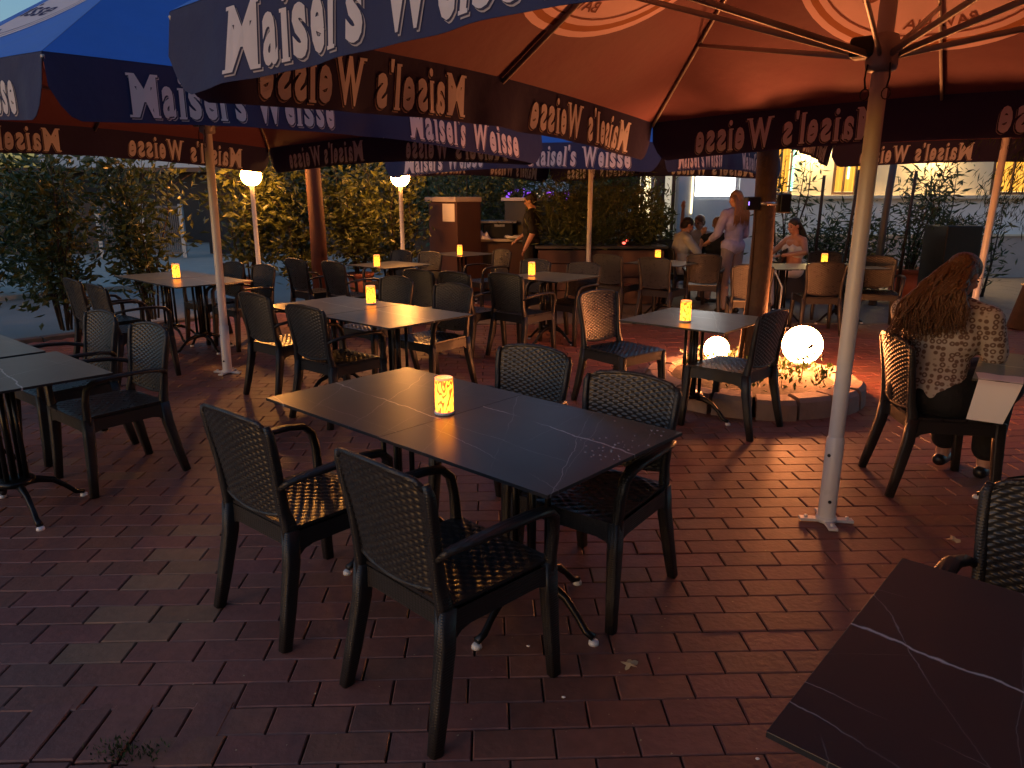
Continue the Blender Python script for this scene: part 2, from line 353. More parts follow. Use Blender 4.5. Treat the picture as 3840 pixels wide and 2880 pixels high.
# bedding under the pavers
def plaza_poly(z, grow=0.0):
    a = KA + KN*grow - KT*16; b = KA + KN*grow + KT*16
    return [(a.x, a.y, z), (12, -12, z), (22, 6, z), (22, 17, z), (b.x, b.y, z)]
mb = MB(); p = plaza_poly(-.030); mb.add(p + [(x, y, -.10) for x, y, _ in p], [(0, 1, 2, 3, 4), (0, 5, 6, 1), (1, 6, 7, 2), (2, 7, 8, 3), (3, 8, 9, 4), (4, 9, 5, 0)])
tag(mb.build('paving_bed', M['joint']), kind='structure')
mb = MB(); BL, BW, rot = .2455, .1215, RZ(radians(1.7))
for j in range(-2, 100):
    for i in range(-42, 40):
        x = (i + (.5 if j % 2 else 0) + .04*sin(j*1.7))*(BL+.0055) + .05; y = .35 + j*(BW+.0032)
        w = rot @ Vector((x, y, 0))
        if w.y < .2 or w.y > 11.5 or abs(w.x) > w.y*.78+1.6: continue
        if not inside_plaza(w.x, w.y): continue
        if w.x < -1.02 and w.y < 2.03: continue
        if (w.x-2.03)**2 + (w.y-5.98)**2 < .80**2: continue
        tan = (-1.56 < w.x < -1.22 and 2.3 < w.y < 3.3 and random.random() < .6) or random.random() < .004
        k = random.uniform(.86, 1.12)
        c = (.33*k, .165*k, .095*k) if tan else (.285*k*random.uniform(.95, 1.05), .108*k*random.uniform(.94, 1.06), .078*k*random.uniform(.93, 1.07))
        dz = random.uniform(-.0016, .0016); tx = random.uniform(-.006, .006); ty = random.uniform(-.008, .008)
        a, b_ = BL/2, BW/2; ch = .004
        T = rot @ Matrix.Translation((x, y, dz)) @ Matrix.Rotation(random.uniform(-.006, .006), 4, 'Z') @ Matrix.Rotation(tx, 4, 'X') @ Matrix.Rotation(ty, 4, 'Y')
        vs = [(-a, -b_, -.034), (a, -b_, -.034), (a, b_, -.034), (-a, b_, -.034), (-a, -b_, -ch), (a, -b_, -ch), (a, b_, -ch), (-a, b_, -ch),
              (-a+ch, -b_+ch, 0), (a-ch, -b_+ch, 0), (a-ch, b_-ch, 0), (-a+ch, b_-ch, 0)]
        fs = [(8, 9, 10, 11), (4, 5, 9, 8), (5, 6, 10, 9), (6, 7, 11, 10), (7, 4, 8, 11), (0, 1, 5, 4), (1, 2, 6, 5), (2, 3, 7, 6), (3, 0, 4, 7)]
        mb.add(vs, fs, False, 0, T, c)
for j in range(8):
    for i in range(22):
        x = -.965 - i*(BW+.007) - .003*random.random(); y = 1.895 - j*(BL+.008) + (.0 if i % 3 else .012) + random.uniform(-.004, .004); k = random.uniform(.86, 1.1)
        T = Matrix.Translation((x, y, random.uniform(-.003, .003))) @ Matrix.Rotation(pi/2 + radians(1.5) + random.uniform(-.02, .02), 4, 'Z') @ Matrix.Rotation(random.uniform(-.015, .015), 4, 'X') @ Matrix.Rotation(random.uniform(-.01, .01), 4, 'Y')
        a, b_, ch = BL/2, BW/2, .004
        vs = [(-a, -b_, -.034), (a, -b_, -.034), (a, b_, -.034), (-a, b_, -.034), (-a, -b_, -ch), (a, -b_, -ch), (a, b_, -ch), (-a, b_, -ch), (-a+ch, -b_+ch, 0), (a-ch, -b_+ch, 0), (a-ch, b_-ch, 0), (-a+ch, b_-ch, 0)]
        mb.add(vs, fs, False, 0, T, (.27*k, .105*k, .078*k))
tag(mb.build('brick_paving', M['brick']), kind='structure')
# pale paving towards the cafe
mb = MB(); y0 = 9.35
for j in range(12):
    for i in range(-6, 22):
        x = 1.0 + i*.603 + (.3 if j % 2 else 0); y = y0 + .3 + j*.603
        if (Vector((x, y))-KA).dot(KN) > -2.7: continue
        mb.box((x, y, -.012), (.298, .298, .012 + random.uniform(-.001, .001)), bev=0)
tag(mb.build('pale_paving', M['paving']), kind='structure')
# kerb on the street side
mb = MB()
for i in range(-8, 16):
    c = KA + KT*(i*1.0+.5) + KN*.07
    mb.box((0, 0, 0), (.495, .07, .07), Matrix.Translation((c.x, c.y, -.035)) @ RZ(atan2(KT.y, KT.x)), bev=.008)
tag(mb.build('kerb', M['kerb']), kind='structure')
# street pavement on the other side of the hedge
mb = MB(); a = KA + KN*5.0 - KT*20; b = KA + KN*5.0 + KT*60; c = b + KN*60; d = a + KN*60
mb.add([(q.x, q.y, -.02) for q in (a, b, c, d)] + [(q.x, q.y, -.10) for q in (a, b)], [(0, 1, 2, 3), (4, 5, 1, 0)])
tag(mb.build('far_pavement', M['concrete']), kind='structure')

# ------------------------------------------------------------------ chairs
def weave(mb, P, Nrm, nu, nv, amp=.0030, mi=0, sub=(4, 3)):
    """basket weave: nu ribs across, nv strands up; both faces"""
    for side in (1, -1):
        def Q(u, v, side=side):
            p = Vector(P(u, v)); n = Vector(Nrm(u, v)).normalized()
            cu = u*nu; cv = v*nv; i = int(min(cu, nu-1e-6)); j = int(min(cv, nv-1e-6)); fu = cu-i; fv = cv-j
            over = 1 if (i+j) % 2 == 0 else -1
            h = amp*(over*sin(pi*fu))*1.0 + amp*.9*(abs(sin(pi*fv))**.6 - .5)
            edge = min(1, min(u, 1-u)*nu*.9, min(v, 1-v)*nv*.6)
            return p + n*side*(.006 + h*max(0, edge)*side if side == 1 else .006 - h*max(0, edge))
        mb.grid(Q, nu*sub[0], nv*sub[1], True, mi, flip=(side == -1))
    # close the rim
    for (f, n) in ((lambda t: (t, 0), nu), (lambda t: (t, 1), nu), (lambda t: (0, t), nv), (lambda t: (1, t), nv)):
        def E(u, v, f=f):
            a, b_ = f(u); p = Vector(P(a, b_)); nn = Vector(Nrm(a, b_)).normalized(); return p + nn*(.0062*(1-2*v))
        mb.grid(E, n*2, 1, True, mi)
def back_pt(u, v):
    x = (u*2-1); w = .182 + .038*v
    top = .868 - .022*x*x - .016*max(0, abs(x)-.84)**2/.0256
    bot = .500 - .022*(1-x*x)
    z = bot + (top-bot)*v
    k = max(0, (v-.80)/.20); w -= .016*k**4
    y = -.236 - .052*v**1.3 - .030*(1-x*x)*(.5+.5*v)
    return (x*w, y, z)
def back_nrm(u, v):
    return (-(u*2-1)*.35, 1, .12)
def seat_pt(u, v):
    x = u*2-1; w = .232 - .018*(1-v)
    return (x*w, -.225 + .455*v, .446 - .012*(1-x*x)*sin(pi*min(1, v*1.0)) - .012*max(0, v-.85)/.15)
def make_chair(name, arms):
    root = thing(name, (0, 0, 0), 'x', 'chair')
    m = MB(); weave(m, back_pt, back_nrm, 17, 32, .0026); 
    m.build('backrest', M['weave'], root)
    m = MB(); weave(m, seat_pt, lambda u, v: (0, 0, 1), 16, 22, .0022, sub=(3, 3)); m.build('seat', M['weave'], root)
    # frame of the back: side posts and rolled top edge
    m = MB()
    for s in (-1, 1):
        m.sweep([(s*.205, -.225, .36), (s*.203, -.226, .46), (s*.196, -.238, .52), (s*.200, -.250, .62), (s*.214, -.268, .74), (s*.219, -.280, .815), (s*.211, -.286, .846)],
                [(.018, .029), (.019, .027), (.018, .022), (.016, .019), (.015, .017), (.014, .015), (.010, .011)], n=10, power=3.2, up=(0, 1, 0))
    m.sweep([(back_pt(t, 1)[0]*1.01, back_pt(t, 1)[1], back_pt(t, 1)[2]) for t in [i/14 for i in range(15)]], (.0095, .0095), n=10, power=2.4, up=(0, 1, 0))
    m.sweep([back_pt(t, 0) for t in [i/14 for i in range(15)]], (.0085, .010), n=10, power=2.6, up=(0, 1, 0))
    m.build('back_frame', M['wframe'], root)
    # apron with arched underside
    m = MB()
    def apron(a, b_, z1=.436, thick=.012):
        a = Vector(a); b_ = Vector(b_); d = (b_-a); L = d.length; d.normalize(); nrm = Vector((d.y, -d.x, 0))
        pts = []
        for k in range(13):
            t = k/12; e = min(t, 1-t)*L; dr = .066 + .040*max(0, 1-e/.07)**2
            pts.append((a + d*L*t, dr))
        for sgn in (1, -1):
            vs = []; fs = []
            for p_, dr in pts: vs += [p_ + nrm*thick*sgn + Vector((0, 0, z1)), p_ + nrm*thick*sgn + Vector((0, 0, z1-dr))]
            for k in range(12):
                q = (2*k, 2*k+1, 2*k+3, 2*k+2); fs.append(q if sgn > 0 else q[::-1])
            m.add(vs, fs)
        vs = []; fs = []
        for p_, dr in pts: vs += [p_ + nrm*thick + Vector((0, 0, z1-dr)), p_ - nrm*thick + Vector((0, 0, z1-dr))]
        for k in range(12): fs.append((2*k, 2*k+1, 2*k+3, 2*k+2))
        m.add(vs, fs)
    apron((-.215, -.214, 0), (.215, -.214, 0)); apron((-.232, .216, 0), (.232, .216, 0))
    apron((-.212, -.215, 0), (-.229, .215, 0)); apron((.212, -.215, 0), (.229, .215, 0))
    m.build('seat_frame', M['wframe'], root)
    for s in (-1, 1):
        m = MB(); m.sweep([(s*.205, -.222, .44), (s*.210, -.232, .32), (s*.222, -.268, .14), (s*.232, -.300, 0)], [(.024, .029), (.024, .029), (.022, .025), (.019, .021)], n=12, power=5, up=(0, 1, 0))
        m.build('leg', M['wframe'], root)
        m = MB(); m.sweep([(s*.225, .205, .44), (s*.227, .210, .32), (s*.232, .222, .14), (s*.236, .232, 0)], [(.024, .028), (.024, .028), (.021, .024), (.019, .021)], n=12, power=5, up=(0, 1, 0))
        m.build('leg', M['wframe'], root)
        if arms:
            m = MB()
            path = [(s*.205, -.255, .612), (s*.228, -.225, .632), (s*.252, -.150, .648), (s*.262, -.03, .655), (s*.262, .09, .652), (s*.258, .165, .640), (s*.251, .200, .605), (s*.243, .210, .54), (s*.232, .208, .44), (s*.228, .208, .41)]
            sec = [(.013, .013), (.018, .012), (.024, .011), (.026, .011), (.026, .012), (.025, .014), (.021, .017), (.019, .018), (.020, .020), (.020, .022)]
            m.sweep(path, sec, n=12, power=3, up=(0, .35, 1))
            m.build('armrest', M['wframe'], root)
    return root
armchair = make_chair('armchair', True)
sidechair = make_chair('side_chair', False)
KM = kid_map()

G_ch = 'woven resin chairs on the terrace'
# key: (kind, mid-point of back top x, y, facing degrees, label)
CH = [
 ('a', -.375, 1.98, 46, 'black wicker armchair nearest the camera, back to the viewer, at the big marble table', 'front'),
 ('a', -.985, 2.48, 50, 'black wicker armchair at the left end of the near marble table, back to the viewer', None),
 ('a', .50, 2.97, 232, 'brown-grey wicker armchair across the near marble table, closer to the nearest white pole', None),
 ('a', .10, 3.56, 232, 'brown-grey wicker armchair across the near marble table, closer to its glowing lantern', None),
 ('a', -2.72, 4.72, 232, 'pale lit wicker armchair at the left edge tables, half hidden by the one before it', None),
 ('a', -2.17, 4.24, 232, 'pale lit wicker armchair at the corner of the left edge table, its seat catching light', None),
 ('a', -4.05, 5.05, 232, 'wicker armchair cut off by the left picture edge behind the blue-grey table', None),
 ('a', -2.03, 5.72, 50, 'dark wicker armchair just right of the left parasol pole, with a glowing orange seat', None),
 ('a', -1.45, 5.06, 50, 'dark wicker armchair with light pricking through its back, in front of the orange-lit table', None),
 ('a', -1.10, 6.86, 231, 'wicker armchair on the far side of the orange-lit table, beside its lantern', None),
 ('a', -.52, 6.28, 231, 'wicker armchair at the right end of the orange-lit table, lit seat facing the viewer', None),
 ('a', -4.08, 6.76, 48, 'black wicker armchair leftmost in front of the hedge at the far left table', None),
 ('a', -3.60, 6.30, 48, 'black wicker armchair in silhouette in front of the far left table with red lantern reflection', None),
 ('a', -3.24, 8.47, 230, 'dark wicker armchair behind the left parasol pole, facing the viewer', None),
 ('a', -2.77, 8.10, 230, 'dark wicker armchair in front of the terracotta pot and white lamp post', None),
 ('a', -2.65, 8.99, 48, 'dark wicker armchair seen from behind in front of the reddish timber post', None),
 ('a', -2.10, 8.60, 48, 'dark wicker armchair seen from behind just right of the reddish timber post', None),
 ('a', -1.57, 10.36, 230, 'pale wicker armchair below the round street lamp, behind the small far table', None),
 ('a', -1.13, 10.06, 230, 'pale wicker armchair with a glinting top edge, in front of the brown cabinet', None),
 ('a', -.15, 10.55, 215, 'very dark wicker armchair in front of the serving counter and waiter', None),
 ('a', -.98, 7.65, 50, 'dark wicker armchair mid-terrace, half behind the right end chair of the orange-lit table', None),
 ('a', -.58, 7.40, 50, 'mid-terrace dark armchair with rounded black back, left of the small centre table', None),
 ('a', -.06, 7.26, 50, 'wicker armchair with amber-lit seat edge, in front of the small centre table', None),
 ('a', .28, 8.86, 231, 'wicker armchair with finely lit weave directly behind the centre table lantern', None),
 ('a', .82, 8.40, 231, 'wicker armchair with orange rim right of the centre table lantern', None),
 ('s', 1.27, 9.70, 50, 'armless dark wicker chair in front of the low grey planter box', None),
 ('s', 1.79, 9.18, 52, 'armless dark wicker chair under the lantern of the violet-reflecting table', None),
 ('s', .70, 5.80, 309, 'armless wicker chair with amber-lit back turned sideways, left of the tree table', None),
 ('s', 1.75, 4.83, 136, 'armless dark wicker chair silhouetted against the big glowing ball', None),
 ('s', 2.70, 8.18, 76, 'orange-lit armless wicker chair directly behind the tree trunk', None),
 ('s', 3.66, 8.50, 82, 'orange-lit armless wicker chair under the reddish lantern, left of the white pole', None),
 ('a', 4.33, 10.12, 262, 'dark navy armchair facing the viewer behind the reddish lantern', None),
 ('a', 4.66, 9.32, 250, 'dark wicker armchair right of the white pole, in front of the large terracotta pot', None),
 ('s', 2.14, 3.94, 352, 'copper-edged wicker chair in which the long-haired woman sits', None),
 ('a', 1.46, 1.70, 230, 'near-black wicker armchair cut off at the lower right corner beyond the dark table', None),
 ('a', 2.38, 11.2, 12, 'dark chair under the white-shirted guest, far side of the violet-reflecting table', None),
 ('a', 2.55, 9.72, 75, 'broad dark chair back in front of the seated guests', None),
 ('a', 3.98, 10.75, 150, 'dark chair under the seated woman in white', None),
 ('a', 6.30, 7.90, 300, 'black chair at the far right edge beside the leaning tree', None),
]
CHAIRS = []
for k, (kind, x, y, f, lab, _) in enumerate(CH):
    a = radians(f); src = armchair if kind == 'a' else sidechair
    first = src['label'] == 'x'
    o = src if first else copy_tree(src, KM)
    o.location = (x + .272*cos(a), y + .272*sin(a), 0); o.rotation_euler.z = a - pi/2
    o['label'] = lab; o['category'] = 'chair'; o['group'] = G_ch; CHAIRS.append(o)

# ------------------------------------------------------------------ tables
def make_table():
    root = thing('bistro_table', (0, 0, 0), 'x', 'table')
    m = MB(); m.box((0, 0, .739), (.4, .4, .006), bev=.0008); m.build('tabletop', M['marble'], root)
    m = MB(); m.box((0, 0, .722), (.22, .025, .010), bev=.003); m.box((0, 0, .7205), (.025, .22, .010), bev=.003); m.tube((0, 0, .70), (0, 0, .712), .06, n=20)
    m.build('top_bracket', M['black_iron'], root)
    m = MB()
    for k in range(4):
        a = pi/4 + k*pi/2; m.tube((.062*cos(a), .062*sin(a), .19), (.062*cos(a), .062*sin(a), .70), .0125, n=12)
    m.tube((0, 0, .19), (0, 0, .70), .016, n=12); m.build('column', M['black_iron'], root)
    m = MB(); m.lathe([(.002, .145), (.05, .15), (.088, .168), (.092, .185), (.08, .197), (.03, .20), (.002, .20)], 24); m.build('hub', M['black_iron'], root)
    for k in range(4):
        a = k*pi/2; u = Vector((cos(a), sin(a), 0)); m = MB()
        pts = [u*.03+Vector((0, 0, .165)), u*.10+Vector((0, 0, .160)), u*.17+Vector((0, 0, .135)), u*.225+Vector((0, 0, .085)), u*.268+Vector((0, 0, .036)), u*.305+Vector((0, 0, .026))]
        m.sweep(pts, [(.020, .022), (.017, .020), (.014, .016), (.012, .013), (.014, .013), (.016, .012)], n=10, power=2.6)
        lg = m.build('foot', M['black_iron'], root)
        m = MB(); m.lathe([(.001, .016), (.015, .016), (.019, .010), (.020, 0), (.001, 0)], 16, (u.x*.305, u.y*.305, 0)); m.build('leveller', M['white_plastic'], lg)
    return root
tb = make_table(); KM = kid_map(); G_t = 'square dark marble tables on the terrace'
TB = [
 (-.517, 3.095, 48, 'square dark marble table with the big glowing lantern, left half of the near pair'),
 (.075, 2.555, 48, 'square dark marble table with water drops, right half of the near pair'),
 (-1.47, 5.90, 49, 'square dark table carrying the lantern of the orange-lit pair, its left half'),
 (-.86, 5.37, 49, 'square table with the strongest orange glow, right half of the middle left pair'),
 (-3.90, 8.20, 48, 'dark table in front of the hedge, far half of the far left pair'),
 (-3.31, 7.65, 48, 'dark table holding the lantern with a red reflection, near half of the far left pair'),
 (-1.60, 9.56, 48, 'small far table with a lantern left of the brown cabinet'),
 (-.78, 11.40, 48, 'farthest dark table with a lantern, in front of the brown cabinet'),
 (.43, 8.10, 50, 'single centre table with a lantern and orange glow on its left side'),
 (2.07, 9.86, 48, 'far table with white and violet reflections behind the armless chairs'),
 (1.33, 5.20, 50, 'single table with pale and violet sheen beside the tree and glowing ball'),
 (3.45, 9.30, 3, 'yellow-glinting table behind the tree trunk, left half of the right pair'),
 (4.26, 9.34, 3, 'table left of the navy armchair, right half of the right pair behind the white pole'),
 (-2.57, 3.50, 49, 'blue-grey table reflecting the sky at the left picture edge, the nearer one'),
 (-3.24, 4.02, 50, 'blue-grey table at the left picture edge, beyond the thin gap'),
 (.985, 1.045, 48, 'almost black marble table with white veins in the lower right corner'),
 (1.59, .50, 48, 'almost black marble table beyond the lower right picture edge'),
 (2.80, 3.52, 55, 'dark table under the white paper at the right, in front of the long-haired woman'),
 (5.75, 7.35, 40, 'dim yellowish table at the far right edge behind the long-haired woman'),
]
for k, (x, y, a, lab) in enumerate(TB):
    o = tb if k == 0 else copy_tree(tb, KM)
    o.location = (x, y, random.uniform(-.0005, .0005)); o.rotation_euler.z = radians(a); o['label'] = lab; o['category'] = 'table'; o['group'] = G_t

# ------------------------------------------------------------------ table lanterns
def make_lantern():
    root = thing('table_lantern', (0, 0, 0), 'x', 'lantern')
    m = MB(); m.lathe([(.0365, .010), (.0375, .05), (.0375, .10), (.0365, .144)], 40); m.build('shade', M['candle'], root)
    m = MB(); m.lathe([(.001, 0), (.040, 0), (.0415, .004), (.041, .010), (.038, .012), (.001, .012)], 32); m.build('base', M['white_plastic'], root)
    m = MB(); m.lathe([(.0365, .144), (.0375, .150), (.0355, .152), (.0340, .148), (.0335, .020)], 40); m.build('rim', M['rim'], root)
    m = MB(); m.lathe([(.001, .062), (.006, .055), (.010, .042), (.008, .030), (.001, .022)], 16); m.build('flame', M['flame'], root)
    return root
M['rim'] = emit('lantern_rim', (1.0, .22, .03), .35); M['flame'] = emit('lantern_flame', (1.0, .55, .10), 8)
ln = make_lantern(); KM = kid_map()
LN = [
 (-.275, 2.83, 'large glowing swirl-patterned lantern on the near marble table'),
 (-1.16, 5.94, 'glowing lantern on the orange-lit table, second nearest on the left'),
 (-3.64, 7.90, 'glowing lantern with red reflection on the far left table'),
 (-1.70, 9.20, 'glowing lantern on the small table left of the brown cabinet'),
 (-.79, 11.10, 'tall thin lantern glow in front of the brown cabinet'),
 (.22, 8.15, 'glowing lantern on the centre table below the waiter'),
 (2.00, 10.05, 'lantern on the violet-reflecting table above the armless chair back'),
 (1.225, 5.07, 'streaky glowing lantern on the table beside the tree'),
 (4.02, 9.42, 'reddish lantern on the right table, left of the white pole'),
]
for k, (x, y, lab) in enumerate(LN):
    o = ln if k == 0 else copy_tree(ln, KM)
    o.location = (x, y, .7460); o.rotation_euler.z = k*1.3; o['label'] = lab; o['category'] = 'lantern'; o['group'] = 'glowing lanterns on the tables'
# ------------------------------------------------------------------ parasols
UA = 2.08; ZP = 3.75
def rim_z(s): return 2.295 - .062*abs(s)**1.6
def fr(k):
    a = k*pi/2; return Vector((cos(a), sin(a), 0)), Vector((-sin(a), cos(a), 0))
def canopy_pt(k, s, t, off=0.0):
    N_, T_ = fr(k); r = UA*(1-t)
    sag = -.055*sin(pi*abs(s))*sin(pi*min(1, t*1.15))**.8 if t < .87 else 0
    z = rim_z(s)*(1-t) + ZP*t + sag
    nrm = (N_*.57 + Vector((0, 0, .82)))
    return N_*r + T_*(s*r) + Vector((0, 0, z)) + nrm*off
def val_h(s):
    a = abs(s); h = .285 + .028*a*a
    if a > .93: h *= 1 - .50*((a-.93)/.07)**2
    return h
def val_pt(k, s, d, off=0.0):
    N_, T_ = fr(k); h = val_h(s)*d
    wv = (.018*sin(s*9.5+k*1.3) + .012*sin(s*21+k*2.1) + .006*sin(s*47+k*.7))*d*min(1, abs(1-abs(s))*6)
    fl = .020*d - .03*d*max(0, 1-abs(s)*9)
    return N_*(UA + wv + fl + off) + T_*(s*UA) + Vector((0, 0, rim_z(s) - h))
def text_mesh(body, bold=0.0):
    cu = D.curves.new('t', 'FONT'); cu.body = body; cu.size = 1; cu.offset = bold; cu.resolution_u = 3; cu.fill_mode = 'FRONT'
    o = D.objects.new('t', cu); COL.objects.link(o); dg = bpy.context.evaluated_depsgraph_get(); dg.update()
    me = D.meshes.new_from_object(o.evaluated_get(dg)); D.objects.remove(o); D.curves.remove(cu)
    bm = bmesh.new(); bm.from_mesh(me); D.meshes.remove(me)
    bmesh.ops.triangulate(bm, faces=bm.faces[:])
    vs = [v.co.copy() for v in bm.verts]; fs = [[v.index for v in f.verts] for f in bm.faces]; bm.free()
    return vs, fs
def brand_text():
    """condensed slab lettering, built glyph by glyph: tall lowercase, small serifs"""
    W_ = {'M': 1.00, 'a': .52, 'i': .26, 's': .47, 'e': .50, 'l': .26, "'": .16, 'W': 1.22, ' ': .38}; H_ = {'M': 1, 'W': 1, 'a': .76, 's': .76, 'e': .76, 'i': 1.03, 'l': 1.0, "'": .28}
    vs = []; fs = []; x = 0; cache = {}
    for ch in "Maisel's Weisse":
        w = W_[ch]
        if ch == ' ': x += w; continue
        if ch not in cache: cache[ch] = text_mesh(ch if ch != 'i' else 'l', .035 if ch in 'MWse' else .03)
        v, f = cache[ch]; a0 = min(p.x for p in v); a1 = max(p.x for p in v); b0 = min(p.y for p in v); b1 = max(p.y for p in v)
        h = H_[ch]; y0 = 0 if ch != "'" else .80; hh = h if ch != 'i' else .74; o = len(vs); ww = w*.86 if ch not in 'il' else w*.62; xo = x + (w-ww)/2
        for p in v: vs.append(Vector((xo + (p.x-a0)/(a1-a0)*ww, y0 + (p.y-b0)/(b1-b0)*hh, 0)))
        fs += [[i+o for i in q] for q in f]
        def bar(xa, xb, ya, yb):
            o = len(vs); vs.extend([Vector((xa, ya, 0)), Vector((xb, ya, 0)), Vector((xb, yb, 0)), Vector((xa, yb, 0))]); fs.append([o, o+1, o+2, o+3])
        if ch == 'M': bar(x-.02, x+.24, -.002, .055); bar(x+w-.26, x+w, -.002, .055); bar(x-.02, x+.20, .945, 1.002); bar(x+w-.22, x+w, .945, 1.002)
        if ch == 'W': bar(x-.02, x+.26, .945, 1.002); bar(x+w-.28, x+w, .945, 1.002)
        if ch in 'il': bar(x+.01, x+w-.01, -.002, .05); bar(x+.0, x+w*.5, hh-.05, hh+.002)
        if ch == 'i':
            o = len(vs); n = 10
            for k in range(n): vs.append(Vector((x+w*.5+.085*cos(2*pi*k/n), .93+.10*sin(2*pi*k/n), 0)))
            fs.append([o+k for k in range(n)])
        x += w + .055
    return vs, fs
TXT = brand_text()
tx0 = min(v.x for v in TXT[0]); tx1 = max(v.x for v in TXT[0]); ty1 = max(v.y for v in TXT[0]); ty0 = min(v.y for v in TXT[0])
def make_parasol():
    root = thing('parasol', (0, 0, 0), 'x', 'parasol')
    m = MB(); m.lathe([(.036, .42), (.036, 3.68), (.02, 3.72), (.001, 3.72)], 28); m.lathe([(.042, .015), (.042, .44), (.036, .452)], 28)
    po = m.build('pole', M['pole'], root)
    m = MB()
    for k in range(4):
        u = RZ(k*pi/2+.5); m.box((.075, 0, .010), (.055, .022, .007), u, bev=.002); m.tube((.10, 0, .012), (.10, 0, .030), .009, n=6, xf=u)
    m.lathe([(.001, .03), (.05, .03), (.052, .004), (.001, .004)], 24)
    m.build('base_plate', M['pole'], root)
    m = MB()
    for a, z in ((-1.2, .12), (-1.9, .36)):
        m.ball((.042*cos(a), .042*sin(a), z), .009, 10)
    m.build('bolt', M['black_iron'], root)
    m = MB(); m.lathe([(.036, 2.13), (.062, 2.14), (.066, 2.16), (.066, 2.25), (.058, 2.28), (.037, 2.29)], 24)
    m.build('hub', M['rib'], root)
    m = MB(); m.box((-.075, -.02, 2.235), (.055, .045, .045), bev=.018); m.build('winch', M['black_plastic'], root)
    for s in (-1, 1):
        m = MB(); m.sweep([(s*.045, -.052, 2.16), (s*.05, -.056, 2.10), (s*.043, -.058, 2.06)], (.004, .004), n=6, power=2)
        m.sweep([(s*.043+.018*sin(t), -.058, 2.035+.024*cos(t)) for t in [i*2*pi/10 for i in range(11)]], (.0025, .0025), n=6, power=2, up=(0, 1, 0))
        m.build('pull_ring', M['black_iron'], root)
    # canopy: outer cloth (0) and its reddened underside (1)
    m = MB()
    for k in range(4):
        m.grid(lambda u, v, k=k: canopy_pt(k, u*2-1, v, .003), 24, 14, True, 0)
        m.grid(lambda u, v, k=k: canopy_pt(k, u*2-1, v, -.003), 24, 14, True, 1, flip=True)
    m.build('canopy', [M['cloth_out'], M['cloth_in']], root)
    # printed roundels on the four sides, on both faces of the cloth
    L_ = sqrt(UA**2 + (ZP-2.295)**2)
    def on(k, x, y, off):
        t = y/L_; r = UA*(1-t); return canopy_pt(k, max(-1, min(1, x/r)), t, off)
    def disc(m, k, cx, cy, r0, r1, off, mi, a0=0, a1=2*pi, n=48, sy=1.0):
        m.grid(lambda u, v: on(k, cx + (r0+(r1-r0)*v)*cos(a0+(a1-a0)*u), cy + sy*(r0+(r1-r0)*v)*sin(a0+(a1-a0)*u), off), n, 4 if r1-r0 > .1 else 1, False, mi, flip=(off < 0))
    def text_on(m, body, k, cx, cy, w, h, off, mi, arc=0):
        vs, fs = text_mesh(body, .01); x0 = min(v.x for v in vs); x1 = max(v.x for v in vs); y0 = min(v.y for v in vs); y1 = max(v.y for v in vs)
        out = []
        for v in vs:
            x = ((v.x-x0)/(x1-x0)-.5)*w; y = (v.y-y0)/(y1-y0)*h
            if arc: a = x/arc - pi/2; out.append(on(k, cx + (arc-y)*cos(a), cy + (arc-y)*sin(a), off))
            else: out.append(on(k, cx + x, cy + y, off))
        m.add(out, fs, False, mi)
    for sgn, mats in ((-1, [M['logo'], M['logo_gold'], M['logo_ink']]), (1, [M['print'], M['print_grey'], M['cloth_val']])):
        for k in range(4):
            m = MB(); cy = 1.13
            disc(m, k, 0, cy, .70, .745, sgn*.0060, 0); disc(m, k, 0, cy, .655, .70, sgn*.0056, 1)
            disc(m, k, 0, cy, .0, .655, sgn*.0060, 0); disc(m, k, 0, cy, .600, .612, sgn*.0080, 2)
            text_on(m, "Maisel's", k, 0, cy+.06, .95, .26, sgn*.0085, 2); text_on(m, "Weisse", k, 0, cy-.26, .80, .22, sgn*.0085, 2)
            text_on(m, "BAVARIA", k, 0, cy, .42, .075, sgn*.0085, 2, arc=.555)
            for q in range(4): disc(m, k, -.33+q*.22, cy+.42, .03, .045, sgn*.0085, 2, n=14)
            m.build('roundel', mats, root)
    # valances with lettering as their own sub-parts
    for k in range(4):
        m = MB()
        m.grid(lambda u, v: val_pt(k, u*2-1, v, .0015), 90, 7, True, 0)
        m.grid(lambda u, v: val_pt(k, u*2-1, v, -.0015), 90, 7, True, 1, flip=True)
        va = m.build('valance', [M['cloth_out2'], M['cloth_val']], root)
        for half in (-1, 1):
            m = MB()
            for sd in (1, -1):
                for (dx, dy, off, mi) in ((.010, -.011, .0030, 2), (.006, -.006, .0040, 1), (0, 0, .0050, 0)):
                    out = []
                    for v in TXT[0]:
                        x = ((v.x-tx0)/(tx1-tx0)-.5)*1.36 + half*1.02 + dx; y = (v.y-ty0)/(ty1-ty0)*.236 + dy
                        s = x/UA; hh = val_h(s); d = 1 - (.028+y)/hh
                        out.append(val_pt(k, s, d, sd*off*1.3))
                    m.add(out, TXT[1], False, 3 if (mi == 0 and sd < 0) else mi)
            m.build('lettering', [M['print'], M['print_shadow'], M['print_grey'], M['print_backlit']], va)
    # ribs and struts
    for k in range(4):
        N_, T_ = fr(k)
        for s in (0, 1):
            e = canopy_pt(k, s, 0, 0)-Vector((0, 0, .028)); q = canopy_pt(k, s, .97, 0)-Vector((0, 0, .028))
            m = MB(); m.sweep([e, q], (.009, .015), n=8, power=4); m.build('rib', M['rib'], root)
            a = (N_ + T_*s).normalized()*.055 + Vector((0, 0, 2.20)); b_ = canopy_pt(k, s, .30, 0)-Vector((0, 0, .040))
            m = MB(); m.sweep([a, b_], (.008, .014), n=8, power=4); m.build('strut', M['rib'], root)
